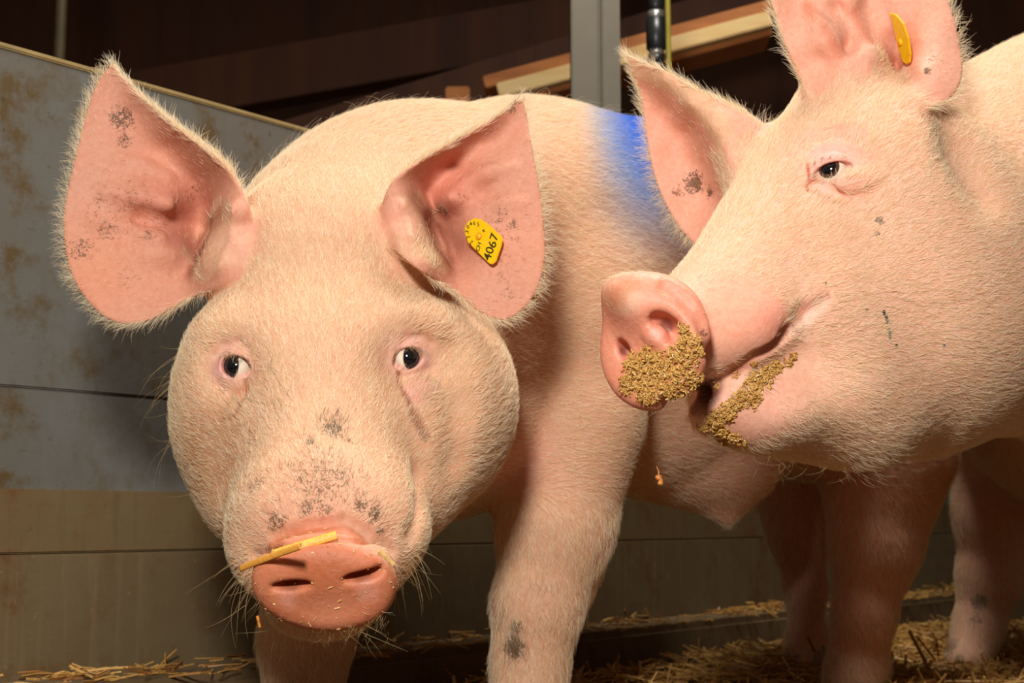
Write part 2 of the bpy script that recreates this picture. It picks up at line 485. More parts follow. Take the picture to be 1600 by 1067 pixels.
def surface_nets(field, ax):
    B = 14
    n = [len(a) - 1 for a in ax]
    st = [np.arange(0, m, B) for m in n]
    cen = []; rad = []; idx = []
    mids = []
    for a, s_, m in zip(ax, st, n):
        e = np.minimum(s_ + B, m); mids.append(((a[s_] + a[e]) / 2, (a[e] - a[s_]) / 2))
    I, J, K = np.meshgrid(*[np.arange(len(s_)) for s_ in st], indexing='ij')
    C = np.stack([mids[0][0][I], mids[1][0][J], mids[2][0][K]], -1).reshape(-1, 3).astype(np.float32)
    H = np.sqrt(mids[0][1][I] ** 2 + mids[1][1][J] ** 2 + mids[2][1][K] ** 2).reshape(-1)
    d = field.ev(C)
    act = np.abs(d) < H * 2.0 + 0.006
    IJK = np.stack([I, J, K], -1).reshape(-1, 3)[act]
    vk = []; vp = []; quads = []
    N1, N2 = n[1] + 2, n[2] + 2
    off = np.array([[i, j, k] for i in (0, 1) for j in (0, 1) for k in (0, 1)])
    edges = [(a, b) for a in range(8) for b in range(a + 1, 8) if np.abs(off[a] - off[b]).sum() == 1]
    for (bi, bj, bk), c, h in zip(IJK, C[act], H[act]):
        lo = [st[0][bi], st[1][bj], st[2][bk]]
        hi = [min(l + B, m) for l, m in zip(lo, n)]
        g = [a[l:q + 1] for a, l, q in zip(ax, lo, hi)]
        X, Y, Z = np.meshgrid(*g, indexing='ij')
        sh = X.shape
        v = field.ev(np.stack([X.ravel(), Y.ravel(), Z.ravel()], 1), c, h).reshape(sh)
        s_ = v < 0
        if s_.all() or not s_.any(): continue
        cs = sum(s_[o[0]:sh[0] - 1 + o[0], o[1]:sh[1] - 1 + o[1], o[2]:sh[2] - 1 + o[2]].astype(np.int8) for o in off)
        ci, cj, ck = np.nonzero((cs > 0) & (cs < 8))
        corner = np.stack([v[ci + o[0], cj + o[1], ck + o[2]] for o in off], 1)
        pos = np.stack([np.stack([g[0][ci + o[0]], g[1][cj + o[1]], g[2][ck + o[2]]], 1) for o in off], 1)
        acc = np.zeros((len(ci), 3), np.float32); cnt = np.zeros(len(ci), np.float32)
        for a, b in edges:
            m = (corner[:, a] < 0) != (corner[:, b] < 0)
            t = corner[:, a] / (corner[:, a] - corner[:, b] + 1e-20)
            t = np.clip(t, 0, 1)[:, None]
            acc += np.where(m[:, None], pos[:, a] * (1 - t) + pos[:, b] * t, 0); cnt += m
        vp.append(acc / cnt[:, None])
        vk.append(((ci + lo[0]).astype(np.int64) * N1 + cj + lo[1]) * N2 + ck + lo[2])
        for axn in range(3):
            sl = [slice(0, x - 1) for x in sh]
            sh1 = list(sl); sh1[axn] = slice(1, sh[axn])
            a_, b_ = s_[tuple(sl)], s_[tuple(sh1)]
            e = np.nonzero(a_ != b_)
            if not len(e[0]): continue
            flip = a_[e]
            G = [e[q].astype(np.int64) + lo[q] for q in range(3)]
            u, w = [(1, 2), (2, 0), (0, 1)][axn]
            def key(du, dw):
                q = list(G); q[u] = q[u] - du; q[w] = q[w] - dw
                return (q[0] * N1 + q[1]) * N2 + q[2]
            Q = np.stack([key(1, 1), key(0, 1), key(0, 0), key(1, 0)], 1)
            Q[~flip] = Q[~flip][:, ::-1]
            quads.append(Q)
    vk = np.concatenate(vk); vp = np.concatenate(vp); quads = np.concatenate(quads)
    uk, ui = np.unique(vk, return_index=True)
    vp = vp[ui]
    qi = np.searchsorted(uk, quads)
    qi = np.minimum(qi, len(uk) - 1)
    ok = (uk[qi] == quads).all(1)
    if (~ok).sum(): print('dropped quads', (~ok).sum())
    qi = qi[ok]
    full = vp
    for it in range(2):                                   # settle onto the true surface (twice where the grid is coarse)
        sel = np.ones(len(full), bool) if it == 0 else full[:, 2] > 1.53
        vp = full[sel]
        dd = field.ev(vp); gr = field.grad(vp)
        g2 = (gr ** 2).sum(1) + 1e-6
        step = gr * (dd / np.maximum(g2, 0.3))[:, None]
        ln = np.linalg.norm(step, axis=1, keepdims=True)
        vp = vp - step * np.minimum(1, np.where(vp[:, 2:3] > 1.56, 0.004, 0.0012) / (ln + 1e-9))
        full[sel] = vp
    vp = full
    # keep the one continuous surface (drop specks)
    lab = np.arange(len(vp))
    for _ in range(400):
        m = lab[qi].min(1); new = lab.copy()
        for c_ in range(4): np.minimum.at(new, qi[:, c_], m)
        new = new[new]
        if (new == lab).all(): break
        lab = new
    u_, c_ = np.unique(lab, return_counts=True)
    keep = lab == u_[c_.argmax()]
    remap = np.cumsum(keep) - 1
    qi = remap[qi[keep[qi].all(1)]]
    return vp[keep], qi

def quad_mesh(name, verts, quads, mat, parent=None):
    me = bpy.data.meshes.new(name)
    me.vertices.add(len(verts)); me.vertices.foreach_set('co', np.asarray(verts, np.float32).ravel())
    me.loops.add(quads.size); me.loops.foreach_set('vertex_index', quads.astype(np.int32).ravel())
    me.polygons.add(len(quads))
    me.polygons.foreach_set('loop_start', np.arange(0, quads.size, 4, dtype=np.int32))
    me.polygons.foreach_set('loop_total', np.full(len(quads), 4, np.int32))
    me.polygons.foreach_set('use_smooth', np.ones(len(quads), bool))
    me.update(calc_edges=True); me.validate()
    if mat: me.materials.append(mat)
    o = bpy.data.objects.new(name, me); COL.objects.link(o)
    if parent: o.parent = parent
    return o
# ------------------------------------------------------------------ pig shapes
def groove(f, pts, r, sink=0.5, k=0.006, mode='s'):
    """carve (or raise) a crease that follows the skin; pts are points on the animal"""
    S = [f.surf(*q) for q in pts]
    N = [f.normal(s) for s in S]
    rr = r if isinstance(r, (list, tuple)) else [r] * len(pts)
    if mode == 's': C = [s + n * q * (1 - sink) for s, n, q in zip(S, N, rr)]
    else: C = [s - n * q * (1 - sink) for s, n, q in zip(S, N, rr)]
    for i in range(len(C) - 1):
        f.cone(C[i], rr[i], C[i + 1], rr[i + 1] * 0.999 + 1e-5, k, mode)
def unit(v): v = np.asarray(v, np.float64); return v / np.linalg.norm(v)

def eye_socket(f, px, py, Rb, sink, open_px, open_rot, lid=0.0042, hollow=None):
    s = f.surf(px, py); n = f.normal(s)
    if hollow is not None:                       # the orbit is set in a shallow hollow
        f.ell(s + n * hollow[1], (hollow[0],) * 3, k=0.02, mode='s')
        s = f.surf(px, py)
    c = s - n * Rb * sink
    v = -unit(c)                                  # towards the lens, just to orient the slit
    f.ell(c, (Rb + lid,) * 3, k=0.012)
    D = c[2]
    ax, ay = Rm(open_px[0], D), Rm(open_px[1], D)
    f.ell(c + v * (Rb * 0.95), (ax, ay, Rb * 0.95), (0, 0, open_rot), k=0.0022, mode='s')
    return c

def sdisc_axes(n, roll):
    n = unit(n); up = np.array([0, 1.0, 0]); x = unit(np.cross(up, n)); y = np.cross(n, x)
    a = math.radians(roll)
    return np.array([x * math.cos(a) + y * math.sin(a), -x * math.sin(a) + y * math.cos(a), n])

def build_front():
    f = Field(); L = {}
    R = Rm
    # --- trunk (metres, in the pen)
    tr = [((-0.16, 1.57), 0.155, 0.535), ((-0.11, 1.70), 0.185, 0.572), ((0.02, 1.85), 0.190, 0.618), ((0.26, 2.06), 0.190, 0.650), ((0.46, 2.27), 0.178, 0.61)]
    f.chain([(W2C(q[0], q[1], z), r) for q, r, z in tr], k=0.05)
    f.chain([(W2C(q[0], q[1], z - 0.11), r * 0.97) for q, r, z in tr[1:]], k=0.06)
    # crest of the neck, brisket
    f.cone(P(520, 440, 1.50), R(165, 1.5), P(600, 420, 1.66), R(215, 1.66), k=0.05)
    f.cone(P(560, 560, 1.50), R(170, 1.5), P(700, 640, 1.66), R(160, 1.66), k=0.05)
    # near shoulder and foreleg
    f.ell(P(880, 560, 1.715), (R(135, 1.7), R(190, 1.7), 0.10), (0, 0, -12), k=0.05)
    f.chain([(P(905, 660, 1.67), R(100, 1.66)), (P(868, 820, 1.635), R(84, 1.63)), (P(840, 945, 1.615), R(63, 1.61)), (P(828, 1040, 1.61), R(52, 1.6)),
             (P(826, 1110, 1.60), R(47, 1.6)), (P(818, 1150, 1.585), R(50, 1.6))], k=0.03)
    f.ell(P(895, 905, 1.66), (R(34, 1.65), R(60, 1.65), 0.03), (0, 0, -20), k=0.03)
    # far foreleg
    f.chain([(P(540, 760, 1.70), R(115, 1.7)), (P(500, 900, 1.70), R(80, 1.7)), (P(478, 1000, 1.70), R(66, 1.7)), (P(474, 1090, 1.70), R(52, 1.7)), (P(470, 1130, 1.68), R(50, 1.7))], k=0.03)
    # belly, sheath
    f.ell(W2C(0.16, 1.97, 0.44), (0.17, 0.14, 0.17), k=0.05)
    f.ell(P(1095, 715, 2.03), (R(125, 2.0), R(80, 2.0), 0.11), (0, 0, -6), k=0.05)
    f.cone(P(1125, 735, 2.02), R(55, 2.0), P(1136, 804, 2.0), R(13, 2.0), k=0.04)
    # hams and hind legs
    f.ell(P(1375, 610, 2.28), (R(125, 2.25), R(170, 2.25), 0.14), k=0.05)
    f.chain([(P(1385, 700, 2.22), R(110, 2.2)), (P(1368, 850, 2.18), R(66, 2.18)), (P(1350, 960, 2.16), R(44, 2.16)), (P(1340, 1040, 2.16), R(43, 2.16)), (P(1330, 1075, 2.14), R(44, 2.14))], k=0.025)
    f.chain([(P(1235, 700, 2.42), R(85, 2.4)), (P(1248, 830, 2.43), R(46, 2.4)), (P(1258, 920, 2.44), R(29, 2.4)), (P(1262, 1000, 2.44), R(28, 2.4)), (P(1260, 1040, 2.42), R(31, 2.4))], k=0.025)
    # --- head
    f.ell(P(500, 425, 1.45), (R(150, 1.45), R(150, 1.45), 0.10), k=0.04)
    f.ell(P(497, 575, 1.40), (R(185, 1.4), R(150, 1.4), 0.10), k=0.04)
    f.ell(P(385, 655, 1.425), (R(112, 1.42), R(165, 1.42), 0.105), (0, 0, 6), k=0.04)
    f.ell(P(683, 640, 1.44), (R(125, 1.42), R(165, 1.42), 0.11), (0, 0, -8), k=0.04)
    f.ell(P(515, 790, 1.36), (R(180, 1.36), R(100, 1.36), 0.10), k=0.05)
    f.cone(P(498, 560, 1.40), R(120, 1.4), P(508, 800, 1.27), R(105, 1.27), k=0.04)
    f.ell(P(508, 808, 1.265), (R(138, 1.26), R(92, 1.26), 0.085), k=0.035)
    f.ell(P(508, 900, 1.235), (R(105, 1.2), R(70, 1.2), 0.06), k=0.03)
    f.ell(P(425, 868, 1.27), (R(62, 1.27), R(48, 1.27), 0.055), (0, 0, -35), k=0.03)
    f.ell(P(600, 855, 1.27), (R(64, 1.27), R(48, 1.27), 0.055), (0, 0, 35), k=0.03)
    # lower lip tucked behind the disc
    f.ell(P(505, 955, 1.255), (R(80, 1.25), R(42, 1.25), 0.05), k=0.02)
    # brow ridges
    f.ell(P(368, 520, 1.365), (R(52, 1.36), R(34, 1.36), 0.03), (0, 0, 15), k=0.035)
    f.ell(P(645, 505, 1.365), (R(52, 1.36), R(34, 1.36), 0.03), (0, 0, -15), k=0.035)
    # snout disc
    n = unit((0.03, -0.22, -0.97)); A = sdisc_axes(-n, -5)
    L['disc_c'] = P(508, 913, 1.165); L['disc_A'] = A
    L['disc_r'] = (R(113, 1.16), R(74, 1.16))
    f.disc(L['disc_c'], A, R(112, 1.16), R(75, 1.16), 0.017, 0.018, k=0.008)
    f.ell(P(508, 887, 1.172), (R(98, 1.16), R(42, 1.16), 0.026), (0, 0, 3), k=0.02)       # upper rim
    for (x, y, rot) in ((455, 919, 8), (566, 905, 6)):
        s = f.surf(x, y)
        f.ell(s + np.array([0, 0.003, 0.004]), (R(31, 1.15), R(8, 1.15), 0.016), (-25, 0, rot), k=0.005, mode='s')
    # wrinkles over the disc
    groove(f, [(400, 872), (440, 856), (500, 840), (560, 842), (610, 862)], 0.005, 0.7)
    groove(f, [(430, 838), (480, 822), (530, 818)], 0.0035, 0.55)
    groove(f, [(540, 812), (575, 835), (600, 850)], 0.0035, 0.55)
    # muzzle side folds
    groove(f, [(652, 740), (656, 790), (644, 835)], 0.005, 0.4, 0.014)
    # cheek fold running down from the outer eye corner
    groove(f, [(700, 560), (716, 640), (712, 720)], 0.008, 0.3, 0.025)
    # --- ears
    e1 = Ear([(178, 95), (192, 115), (214, 143), (245, 170), (280, 200), (312, 224), (342, 246), (367, 275), (385, 308), (394, 345), (397, 385), (390, 420), (360, 440),
              (325, 452), (300, 465), (278, 476), (255, 492), (222, 506), (190, 508), (162, 497), (138, 474), (117, 445), (104, 408), (98, 370), (99, 325), (108, 280), (120, 232), (132, 182), (147, 135), (163, 110)],
             [(178, 97, 1.440), (214, 143, 1.415), (280, 200, 1.392), (342, 246, 1.385), (385, 308, 1.385), (394, 350, 1.392), (366, 330, 1.372), (372, 380, 1.372), (345, 415, 1.375), (394, 410, 1.395),
              (320, 455, 1.395), (212, 175, 1.432), (262, 230, 1.440), (305, 278, 1.450), (330, 318, 1.462), (330, 360, 1.470), (308, 395, 1.462), (292, 430, 1.430),
              (185, 200, 1.428), (220, 265, 1.430), (262, 318, 1.416), (205, 318, 1.414), (265, 345, 1.446), (215, 342, 1.430), (255, 372, 1.418), (200, 372, 1.410), (240, 420, 1.412), (270, 400, 1.420), (160, 300, 1.412), (170, 390, 1.405), (190, 455, 1.398),
              (148, 140, 1.432), (120, 232, 1.416), (99, 330, 1.402), (106, 410, 1.392), (140, 474, 1.388), (190, 506, 1.388), (250, 490, 1.392), (280, 474, 1.402)],
             (345, 380), (0.0022, 0.007), 60)
    e2 = Ear([(815, 150), (824, 175), (830, 215), (838, 260), (847, 310), (852, 360), (853, 400), (846, 440), (830, 472), (810, 492), (788, 502), (764, 497), (740, 483), (722, 464), (700, 450), (665, 430),
              (630, 405), (606, 375), (596, 340), (600, 305), (615, 278), (645, 256), (682, 234), (722, 212), (760, 190), (790, 170)],
             [(815, 152, 1.445), (760, 190, 1.415), (700, 224, 1.395), (645, 256, 1.388), (603, 305, 1.390), (598, 345, 1.396), (625, 320, 1.372), (640, 370, 1.368), (672, 412, 1.372), (610, 378, 1.392),
              (662, 300, 1.452), (672, 335, 1.470), (690, 375, 1.468), (708, 412, 1.448), (700, 250, 1.445), (745, 222, 1.442), (790, 195, 1.442), (705, 290, 1.440), (755, 268, 1.422), (705, 306, 1.414), (755, 305, 1.430), (712, 335, 1.446), (760, 335, 1.420), (740, 362, 1.414),
              (800, 260, 1.425), (790, 330, 1.412), (760, 400, 1.408), (735, 430, 1.410), (790, 450, 1.398),
              (828, 215, 1.432), (846, 310, 1.410), (852, 390, 1.398), (835, 465, 1.392), (790, 500, 1.388), (742, 482, 1.392), (715, 455, 1.402)],
             (650, 370), (0.0022, 0.007), 60)
    L['ears'] = [e1, e2]
    f.sheet(e1); f.sheet(e2)
    # folds of the ear shell
    for ln in ([(165, 298), (215, 306), (262, 320)], [(145, 345), (195, 352), (245, 370)], [(185, 248), (225, 257), (262, 274)],
               [(800, 262), (765, 268), (728, 284)], [(815, 318), (785, 318), (750, 322)]):
        groove(f, ln, 0.0045, 0.42, 0.010, 'u')
    # ear roots
    f.ell(P(360, 400, 1.43), (R(48, 1.43), R(60, 1.43), 0.045), k=0.03)
    f.ell(P(640, 385, 1.43), (R(48, 1.43), R(60, 1.43), 0.045), k=0.03)
    f.ell(P(318, 378, 1.425), (R(15, 1.42), R(38, 1.42), 0.04), (0, 0, -15), k=0.008, mode='s')
    f.ell(P(684, 365, 1.425), (R(14, 1.42), R(40, 1.42), 0.04), (0, 0, 22), k=0.008, mode='s')
    # --- eyes
    Rb = 0.0132
    L['Rb'] = Rb
    c1 = eye_socket(f, 362, 572, Rb, 0.62, (26, 18), -18, hollow=(0.045, 0.036))
    c2 = eye_socket(f, 641, 560, Rb, 0.62, (25, 17), 24, hollow=(0.045, 0.036))
    L['eyes'] = [(c1, (358, 570)), (c2, (645, 558))]
    for c_, q in ((c1, (381, 586)), (c2, (627, 572))):      # inner corner of the eye
        ray = unit(P(q[0], q[1], 1.0)); t_ = ray @ c_; h_ = ray * (t_ - math.sqrt(max(t_ * t_ - (c_ @ c_ - Rb ** 2), 0)))
        f.ell(h_ + np.array([0, 0, 0.0025]), (0.0038, 0.0045, 0.0042), k=0.004)
    groove(f, [(336, 556), (350, 541), (372, 536), (388, 548)], 0.003, 0.5, 0.005)
    groove(f, [(622, 548), (634, 531), (655, 526), (672, 536)], 0.003, 0.5, 0.005)
    groove(f, [(340, 604), (360, 618), (384, 612)], 0.003, 0.45, 0.006)
    groove(f, [(628, 592), (650, 590), (672, 578)], 0.003, 0.45, 0.006)
    f.ell(f.surf(655, 608), (0.012, 0.010, 0.006), k=0.012)
    return f, L

def build_right():
    f = Field(); L = {}
    R = Rm
    # trunk, in the pen
    tr = [((0.78, 1.78), 0.21, 0.60), ((0.93, 2.0), 0.215, 0.58), ((0.97, 2.35), 0.215, 0.56), ((0.99, 2.70), 0.19, 0.56)]
    f.chain([(W2C(q[0], q[1], z), r) for q, r, z in tr], k=0.05)
    f.chain([(W2C(q[0], q[1], z - 0.08), r * 0.95) for q, r, z in tr], k=0.05)
    f.cone(P(1430, 400, 1.50), R(225, 1.5), P(1700, 345, 1.72), R(305, 1.72), k=0.05)
    f.cone(P(1420, 520, 1.47), R(150, 1.47), P(1660, 470, 1.66), R(190, 1.66), k=0.05)
    f.ell(P(1560, 440, 1.56), (R(210, 1.55), R(205, 1.55), 0.20), (0, 0, 8), k=0.06)
    # legs
    f.chain([(P(1590, 640, 2.60), 0.13), (P(1552, 800, 2.58), R(56, 2.6)), (P(1548, 900, 2.58), R(46, 2.6)), (P(1530, 975, 2.57), R(34, 2.57)), (P(1513, 1030, 2.54), R(33, 2.54))], k=0.03)
    f.chain([(W2C(1.12, 2.62, 0.42), 0.12), (W2C(1.12, 2.62, 0.22), 0.055), (W2C(1.12, 2.66, 0.10), 0.042), (W2C(1.12, 2.62, 0.035), 0.04)], k=0.03)
    for x in (0.80, 1.04):
        f.chain([(W2C(x, 1.84, 0.42), 0.10), (W2C(x, 1.82, 0.24), 0.058), (W2C(x, 1.82, 0.10), 0.042), (W2C(x, 1.80, 0.035), 0.044)], k=0.03)
    # --- head
    f.ell(P(1365, 290, 1.425), (R(150, 1.42), R(158, 1.42), 0.115), k=0.04)
    f.ell(P(1410, 480, 1.415), (R(175, 1.41), R(205, 1.41), 0.135), (0, 0, 12), k=0.11)
    f.ell(P(1300, 610, 1.355), (R(100, 1.35), R(92, 1.35), 0.10), k=0.06)
    f.cone(P(1285, 302, 1.415), R(128, 1.41), P(1132, 474, 1.300), R(84, 1.30), k=0.04)
    f.ell(P(1250, 500, 1.375), (R(150, 1.37), R(130, 1.37), 0.115), (0, 0, 20), k=0.05)
    # upper lip / muzzle
    f.ell(P(1152, 515, 1.30), (R(92, 1.30), R(74, 1.30), 0.078), (0, 0, 32), k=0.02)
    f.cone(P(1132, 490, 1.300), R(82, 1.30), P(1050, 535, 1.262), R(84, 1.26), k=0.03)
    # inside of the mouth
    f.ell(P(1122, 614, 1.318), (R(48, 1.3), R(36, 1.3), 0.046), (0, 0, 25), k=0.012)
    # lower jaw
    f.chain([(P(1108, 655, 1.272), R(24, 1.27)), (P(1165, 640, 1.285), R(44, 1.28)), (P(1250, 622, 1.335), R(86, 1.33)), (P(1345, 585, 1.40), R(132, 1.40))], k=0.02)
    f.ell(P(1340, 650, 1.36), (R(80, 1.36), R(66, 1.36), 0.07), k=0.04)
    f.chain([(P(1108, 640, 1.262), R(26, 1.26)), (P(1155, 612, 1.268), R(32, 1.27)), (P(1220, 575, 1.30), R(46, 1.3)), (P(1290, 520, 1.33), R(55, 1.33))], k=0.02)
    f.ell(P(1210, 640, 1.31), (R(90, 1.3), R(58, 1.3), 0.07), (0, 0, 8), k=0.03)
    # snout disc
    n = unit((-0.66, 0.06, -0.75)); A = sdisc_axes(-n, -22)
    L['disc_c'] = P(1022, 538, 1.222); L['disc_A'] = A; L['disc_r'] = (R(104, 1.22), R(104, 1.22))
    f.disc(L['disc_c'], A, R(100, 1.22), R(106, 1.22), 0.014, 0.018, k=0.008)
    f.ell(P(1000, 475, 1.222), (R(60, 1.22), R(34, 1.22), 0.026), (0, 0, -25), k=0.03)
    # nostrils
    s = f.surf(1038, 512); f.ell(s + np.array([0.002, 0.0, 0.002]), (0.017, 0.010, 0.016), (0, 20, -42), k=0.006, mode='s')
    s = f.surf(1026, 524); f.ell(s + np.array([0.0, 0.0, 0.003]), (0.011, 0.009, 0.007), (0, 0, -30), k=0.006)
    s = f.surf(974, 550); f.ell(s + np.array([0.001, 0.001, 0.002]), (0.006, 0.0105, 0.014), (0, 20, 30), k=0.005, mode='s')
    # crease behind the disc
    groove(f, [(1040, 448), (1070, 470), (1096, 500), (1106, 540), (1106, 590), (1092, 616)], 0.006, 0.6, 0.006)
    # mouth
    groove(f, [(1225, 522), (1255, 488), (1292, 464)], [0.007, 0.006, 0.003], 0.6, 0.007)
    groove(f, [(1112, 604), (1140, 586), (1180, 558), (1226, 520)], [0.007, 0.006, 0.006, 0.007], 0.8, 0.005)
    f.chain([(P(1040, 640, 1.20), 0.010), (P(1075, 626, 1.22), 0.012), (P(1112, 604, 1.225), 0.008)], k=0.006, mode='s')
    f.chain([(P(1050, 634, 1.24), 0.010), (P(1085, 622, 1.26), 0.013), (P(1120, 602, 1.28), 0.010)], k=0.006, mode='s')
    # neck folds behind the cheek
    groove(f, [(1492, 190), (1510, 240), (1535, 290)], 0.012, 0.2, 0.04)
    # --- ears
    e1 = Ear([(976, 80), (990, 87), (1003, 97), (1030, 105), (1062, 121), (1100, 145), (1140, 164), (1180, 184), (1210, 205), (1215, 250), (1180, 310), (1140, 370), (1110, 395), (1092, 388), (1068, 366), (1045, 332), (1026, 290), (1014, 245), (1007, 195), (1001, 145), (988, 115)],
             [(976, 82, 1.470), (1003, 97, 1.455), (1062, 121, 1.425), (1100, 145, 1.415), (1140, 164, 1.41), (1200, 200, 1.415), (1040, 125, 1.424), (1080, 160, 1.405), (1115, 195, 1.398), (1140, 240, 1.396), (1150, 290, 1.39), (1175, 240, 1.395),
              (1012, 140, 1.475), (1045, 168, 1.468), (1075, 205, 1.468), (1100, 255, 1.465), (1117, 305, 1.458), (1115, 350, 1.44), (1030, 220, 1.478), (1060, 290, 1.475), (1085, 345, 1.462), (1004, 170, 1.480), (1014, 245, 1.478), (1045, 332, 1.468), (1092, 388, 1.45)],
             (1170, 250), (0.0022, 0.008), 50)
    e2 = Ear([(1270, 150), (1250, 118), (1232, 85), (1214, 35), (1200, -10), (1192, -70), (1202, -140), (1232, -200), (1262, -235), (1305, -205), (1370, -155), (1430, -95), (1470, -35), (1490, 20), (1502, 72), (1507, 112),
              (1497, 144), (1472, 164), (1445, 170), (1424, 158), (1410, 150), (1370, 170), (1310, 175)],
             [(1270, 150, 1.395), (1232, 85, 1.395), (1200, -10, 1.40), (1192, -80, 1.415), (1262, -235, 1.46), (1370, -155, 1.44), (1470, -35, 1.40), (1500, 72, 1.37), (1506, 115, 1.355), (1472, 164, 1.335), (1440, 168, 1.335),
              (1280, 90, 1.398), (1262, 10, 1.410), (1298, 62, 1.374), (1290, -60, 1.41), (1290, 0, 1.390), (1326, 72, 1.408), (1312, 8, 1.408), (1350, 88, 1.372), (1334, 0, 1.386), (1352, 0, 1.412), (1375, 60, 1.402), (1395, 95, 1.425), (1408, 115, 1.425), (1385, 20, 1.400), (1410, 60, 1.415),
              (1440, 60, 1.378), (1440, 110, 1.352), (1465, 110, 1.350), (1450, 10, 1.390), (1310, -150, 1.44), (1420, 140, 1.36), (1350, 150, 1.37)],
             (1330, 150), (0.0022, 0.008), 55)
    L['ears'] = [e1, e2]
    f.sheet(e1); f.sheet(e2)
    for ln in ([(1258, 0), (1280, 40), (1305, 80), (1322, 110)], [(1318, 0), (1340, 40), (1362, 80), (1378, 105)], [(1372, 0), (1385, 40), (1400, 80)]):
        groove(f, ln, 0.005, 0.42, 0.010, 'u')
    f.ell(P(1335, 165, 1.425), (R(85, 1.42), R(50, 1.42), 0.05), k=0.03)
    # --- eye
    Rb = 0.0140
    L['Rb'] = Rb
    c1 = eye_socket(f, 1299, 262, Rb, 0.60, (33, 15), 16, hollow=(0.050, 0.044))
    L['eyes'] = [(c1, (1293, 259))]
    groove(f, [(1268, 246), (1290, 232), (1320, 232), (1340, 240)], 0.0028, 0.5, 0.005)
    groove(f, [(1246, 240), (1264, 216), (1300, 204), (1340, 210)], 0.004, 0.45, 0.01)
    groove(f, [(1272, 292), (1310, 304), (1360, 300), (1385, 284)], 0.004, 0.45, 0.009)
    f.ell(f.surf(1345, 286), (0.022, 0.010, 0.006), k=0.012)
    return f, L
# ------------------------------------------------------------------ pig materials
def skin_material(name):
    m, nt, b = newmat(name)
    at = node(nt, 'ShaderNodeAttribute'); at.attribute_name = 'skin'
    dt = node(nt, 'ShaderNodeAttribute'); dt.attribute_name = 'dirt'
    wt = node(nt, 'ShaderNodeAttribute'); wt.attribute_name = 'wet'
    co = coords(nt)
    n_lo = noise(nt, co, 22, 4, 0.6)
    n_hi = noise(nt, co, 190, 4, 0.65)
    n_sp = noise(nt, co, 560, 3, 0.6)
    c = mixc(nt, ramp(nt, n_lo, [(0.35, (0, 0, 0)), (0.7, (0.6, 0.6, 0.6))]), at.outputs['Color'], (1.0, 0.86, 0.82), 'MULTIPLY')
    c = mixc(nt, ramp(nt, n_hi, [(0.42, (0, 0, 0)), (0.72, (0.7, 0.7, 0.7))]), c, (0.88, 0.76, 0.66), 'MULTIPLY')
    # dirt: speckled where the attribute is small, solid where it is large
    t = math_n(nt, 'ADD', math_n(nt, 'MULTIPLY', n_hi, 0.45), math_n(nt, 'MULTIPLY', n_sp, 0.55))
    th = math_n(nt, 'SUBTRACT', math_n(nt, 'ADD', t, math_n(nt, 'MULTIPLY', dt.outputs['Fac'], 0.40)), 0.70)
    f = math_n(nt, 'MULTIPLY', th, 13.0, True)
    f = math_n(nt, 'MULTIPLY', f, math_n(nt, 'MULTIPLY', dt.outputs['Fac'], 1.6, True), True)
    dc = mixc(nt, n_lo, s2l(66, 50, 30), s2l(98, 60, 28))
    c = mixc(nt, math_n(nt, 'MULTIPLY', f, 0.85), c, dc)
    lk(nt, c, b.inputs['Base Color'])
    b.inputs['Subsurface Weight'].default_value = 0.25
    b.inputs['Subsurface Radius'].default_value = (1.0, 0.38, 0.22)
    b.inputs['Subsurface Scale'].default_value = 0.006
    r = math_n(nt, 'SUBTRACT', 0.66, math_n(nt, 'MULTIPLY', wt.outputs['Fac'], 0.38))
    lk(nt, r, b.inputs['Roughness'])
    b.inputs['Specular IOR Level'].default_value = 0.4
    h = math_n(nt, 'ADD', math_n(nt, 'MULTIPLY', n_hi, 1.0), math_n(nt, 'MULTIPLY', n_lo, 2.2))
    bump(nt, b, h, 0.35, 0.0022)
    return m
M_skin = skin_material('pig_skin')
def hair_material(name):
    m, nt, b = newmat(name)
    at = node(nt, 'ShaderNodeAttribute'); at.attribute_name = 'hue'
    lk(nt, at.outputs['Color'], b.inputs['Base Color'])
    b.inputs['Roughness'].default_value = 0.42
    b.inputs['Specular IOR Level'].default_value = 0.5
    tr = node(nt, 'ShaderNodeBsdfTranslucent'); lk(nt, at.outputs['Color'], tr.inputs[0])
    mx = node(nt, 'ShaderNodeMixShader'); mx.inputs[0].default_value = 0.35
    lk(nt, b.outputs[0], mx.inputs[1]); lk(nt, tr.outputs[0], mx.inputs[2])
    lk(nt, mx.outputs[0], nt.nodes['Material Output'].inputs['Surface'])
    return m
M_hair = hair_material('pig_hair')

def eye_material(name, iris, pupil_r, iris_r, slit=1.0):
    """the gaze is local +Z; white, iris and pupil by angle from it"""
    m, nt, b = newmat(name)
    sx = node(nt, 'ShaderNodeSeparateXYZ'); lk(nt, mapping(nt, coords(nt), (1.0, slit, 1.0)), sx.inputs[0])
    r = math_n(nt, 'SQRT', math_n(nt, 'ADD', math_n(nt, 'POWER', sx.outputs[0], 2.0), math_n(nt, 'POWER', sx.outputs[1], 2.0)))
    n1 = noise(nt, coords(nt), 600, 3)
    ic = mixc(nt, n1, iris, tuple(x * 0.35 for x in iris))
    def step(x, e, w=0.0004):
        return math_n(nt, 'MULTIPLY', math_n(nt, 'SUBTRACT', x, e - w), 1.0 / (2 * w), True)
    c = mixc(nt, step(r, pupil_r), (0.004, 0.004, 0.006), ic)
    c = mixc(nt, step(r, iris_r * 0.92), c, (0.012, 0.010, 0.010))
    c = mixc(nt, step(r, iris_r), c, s2l(232, 218, 200))
    lk(nt, c, b.inputs['Base Color'])
    b.inputs['Roughness'].default_value = 0.08
    b.inputs['Coat Weight'].default_value = 0.6
    b.inputs['Coat Roughness'].default_value = 0.03
    return m
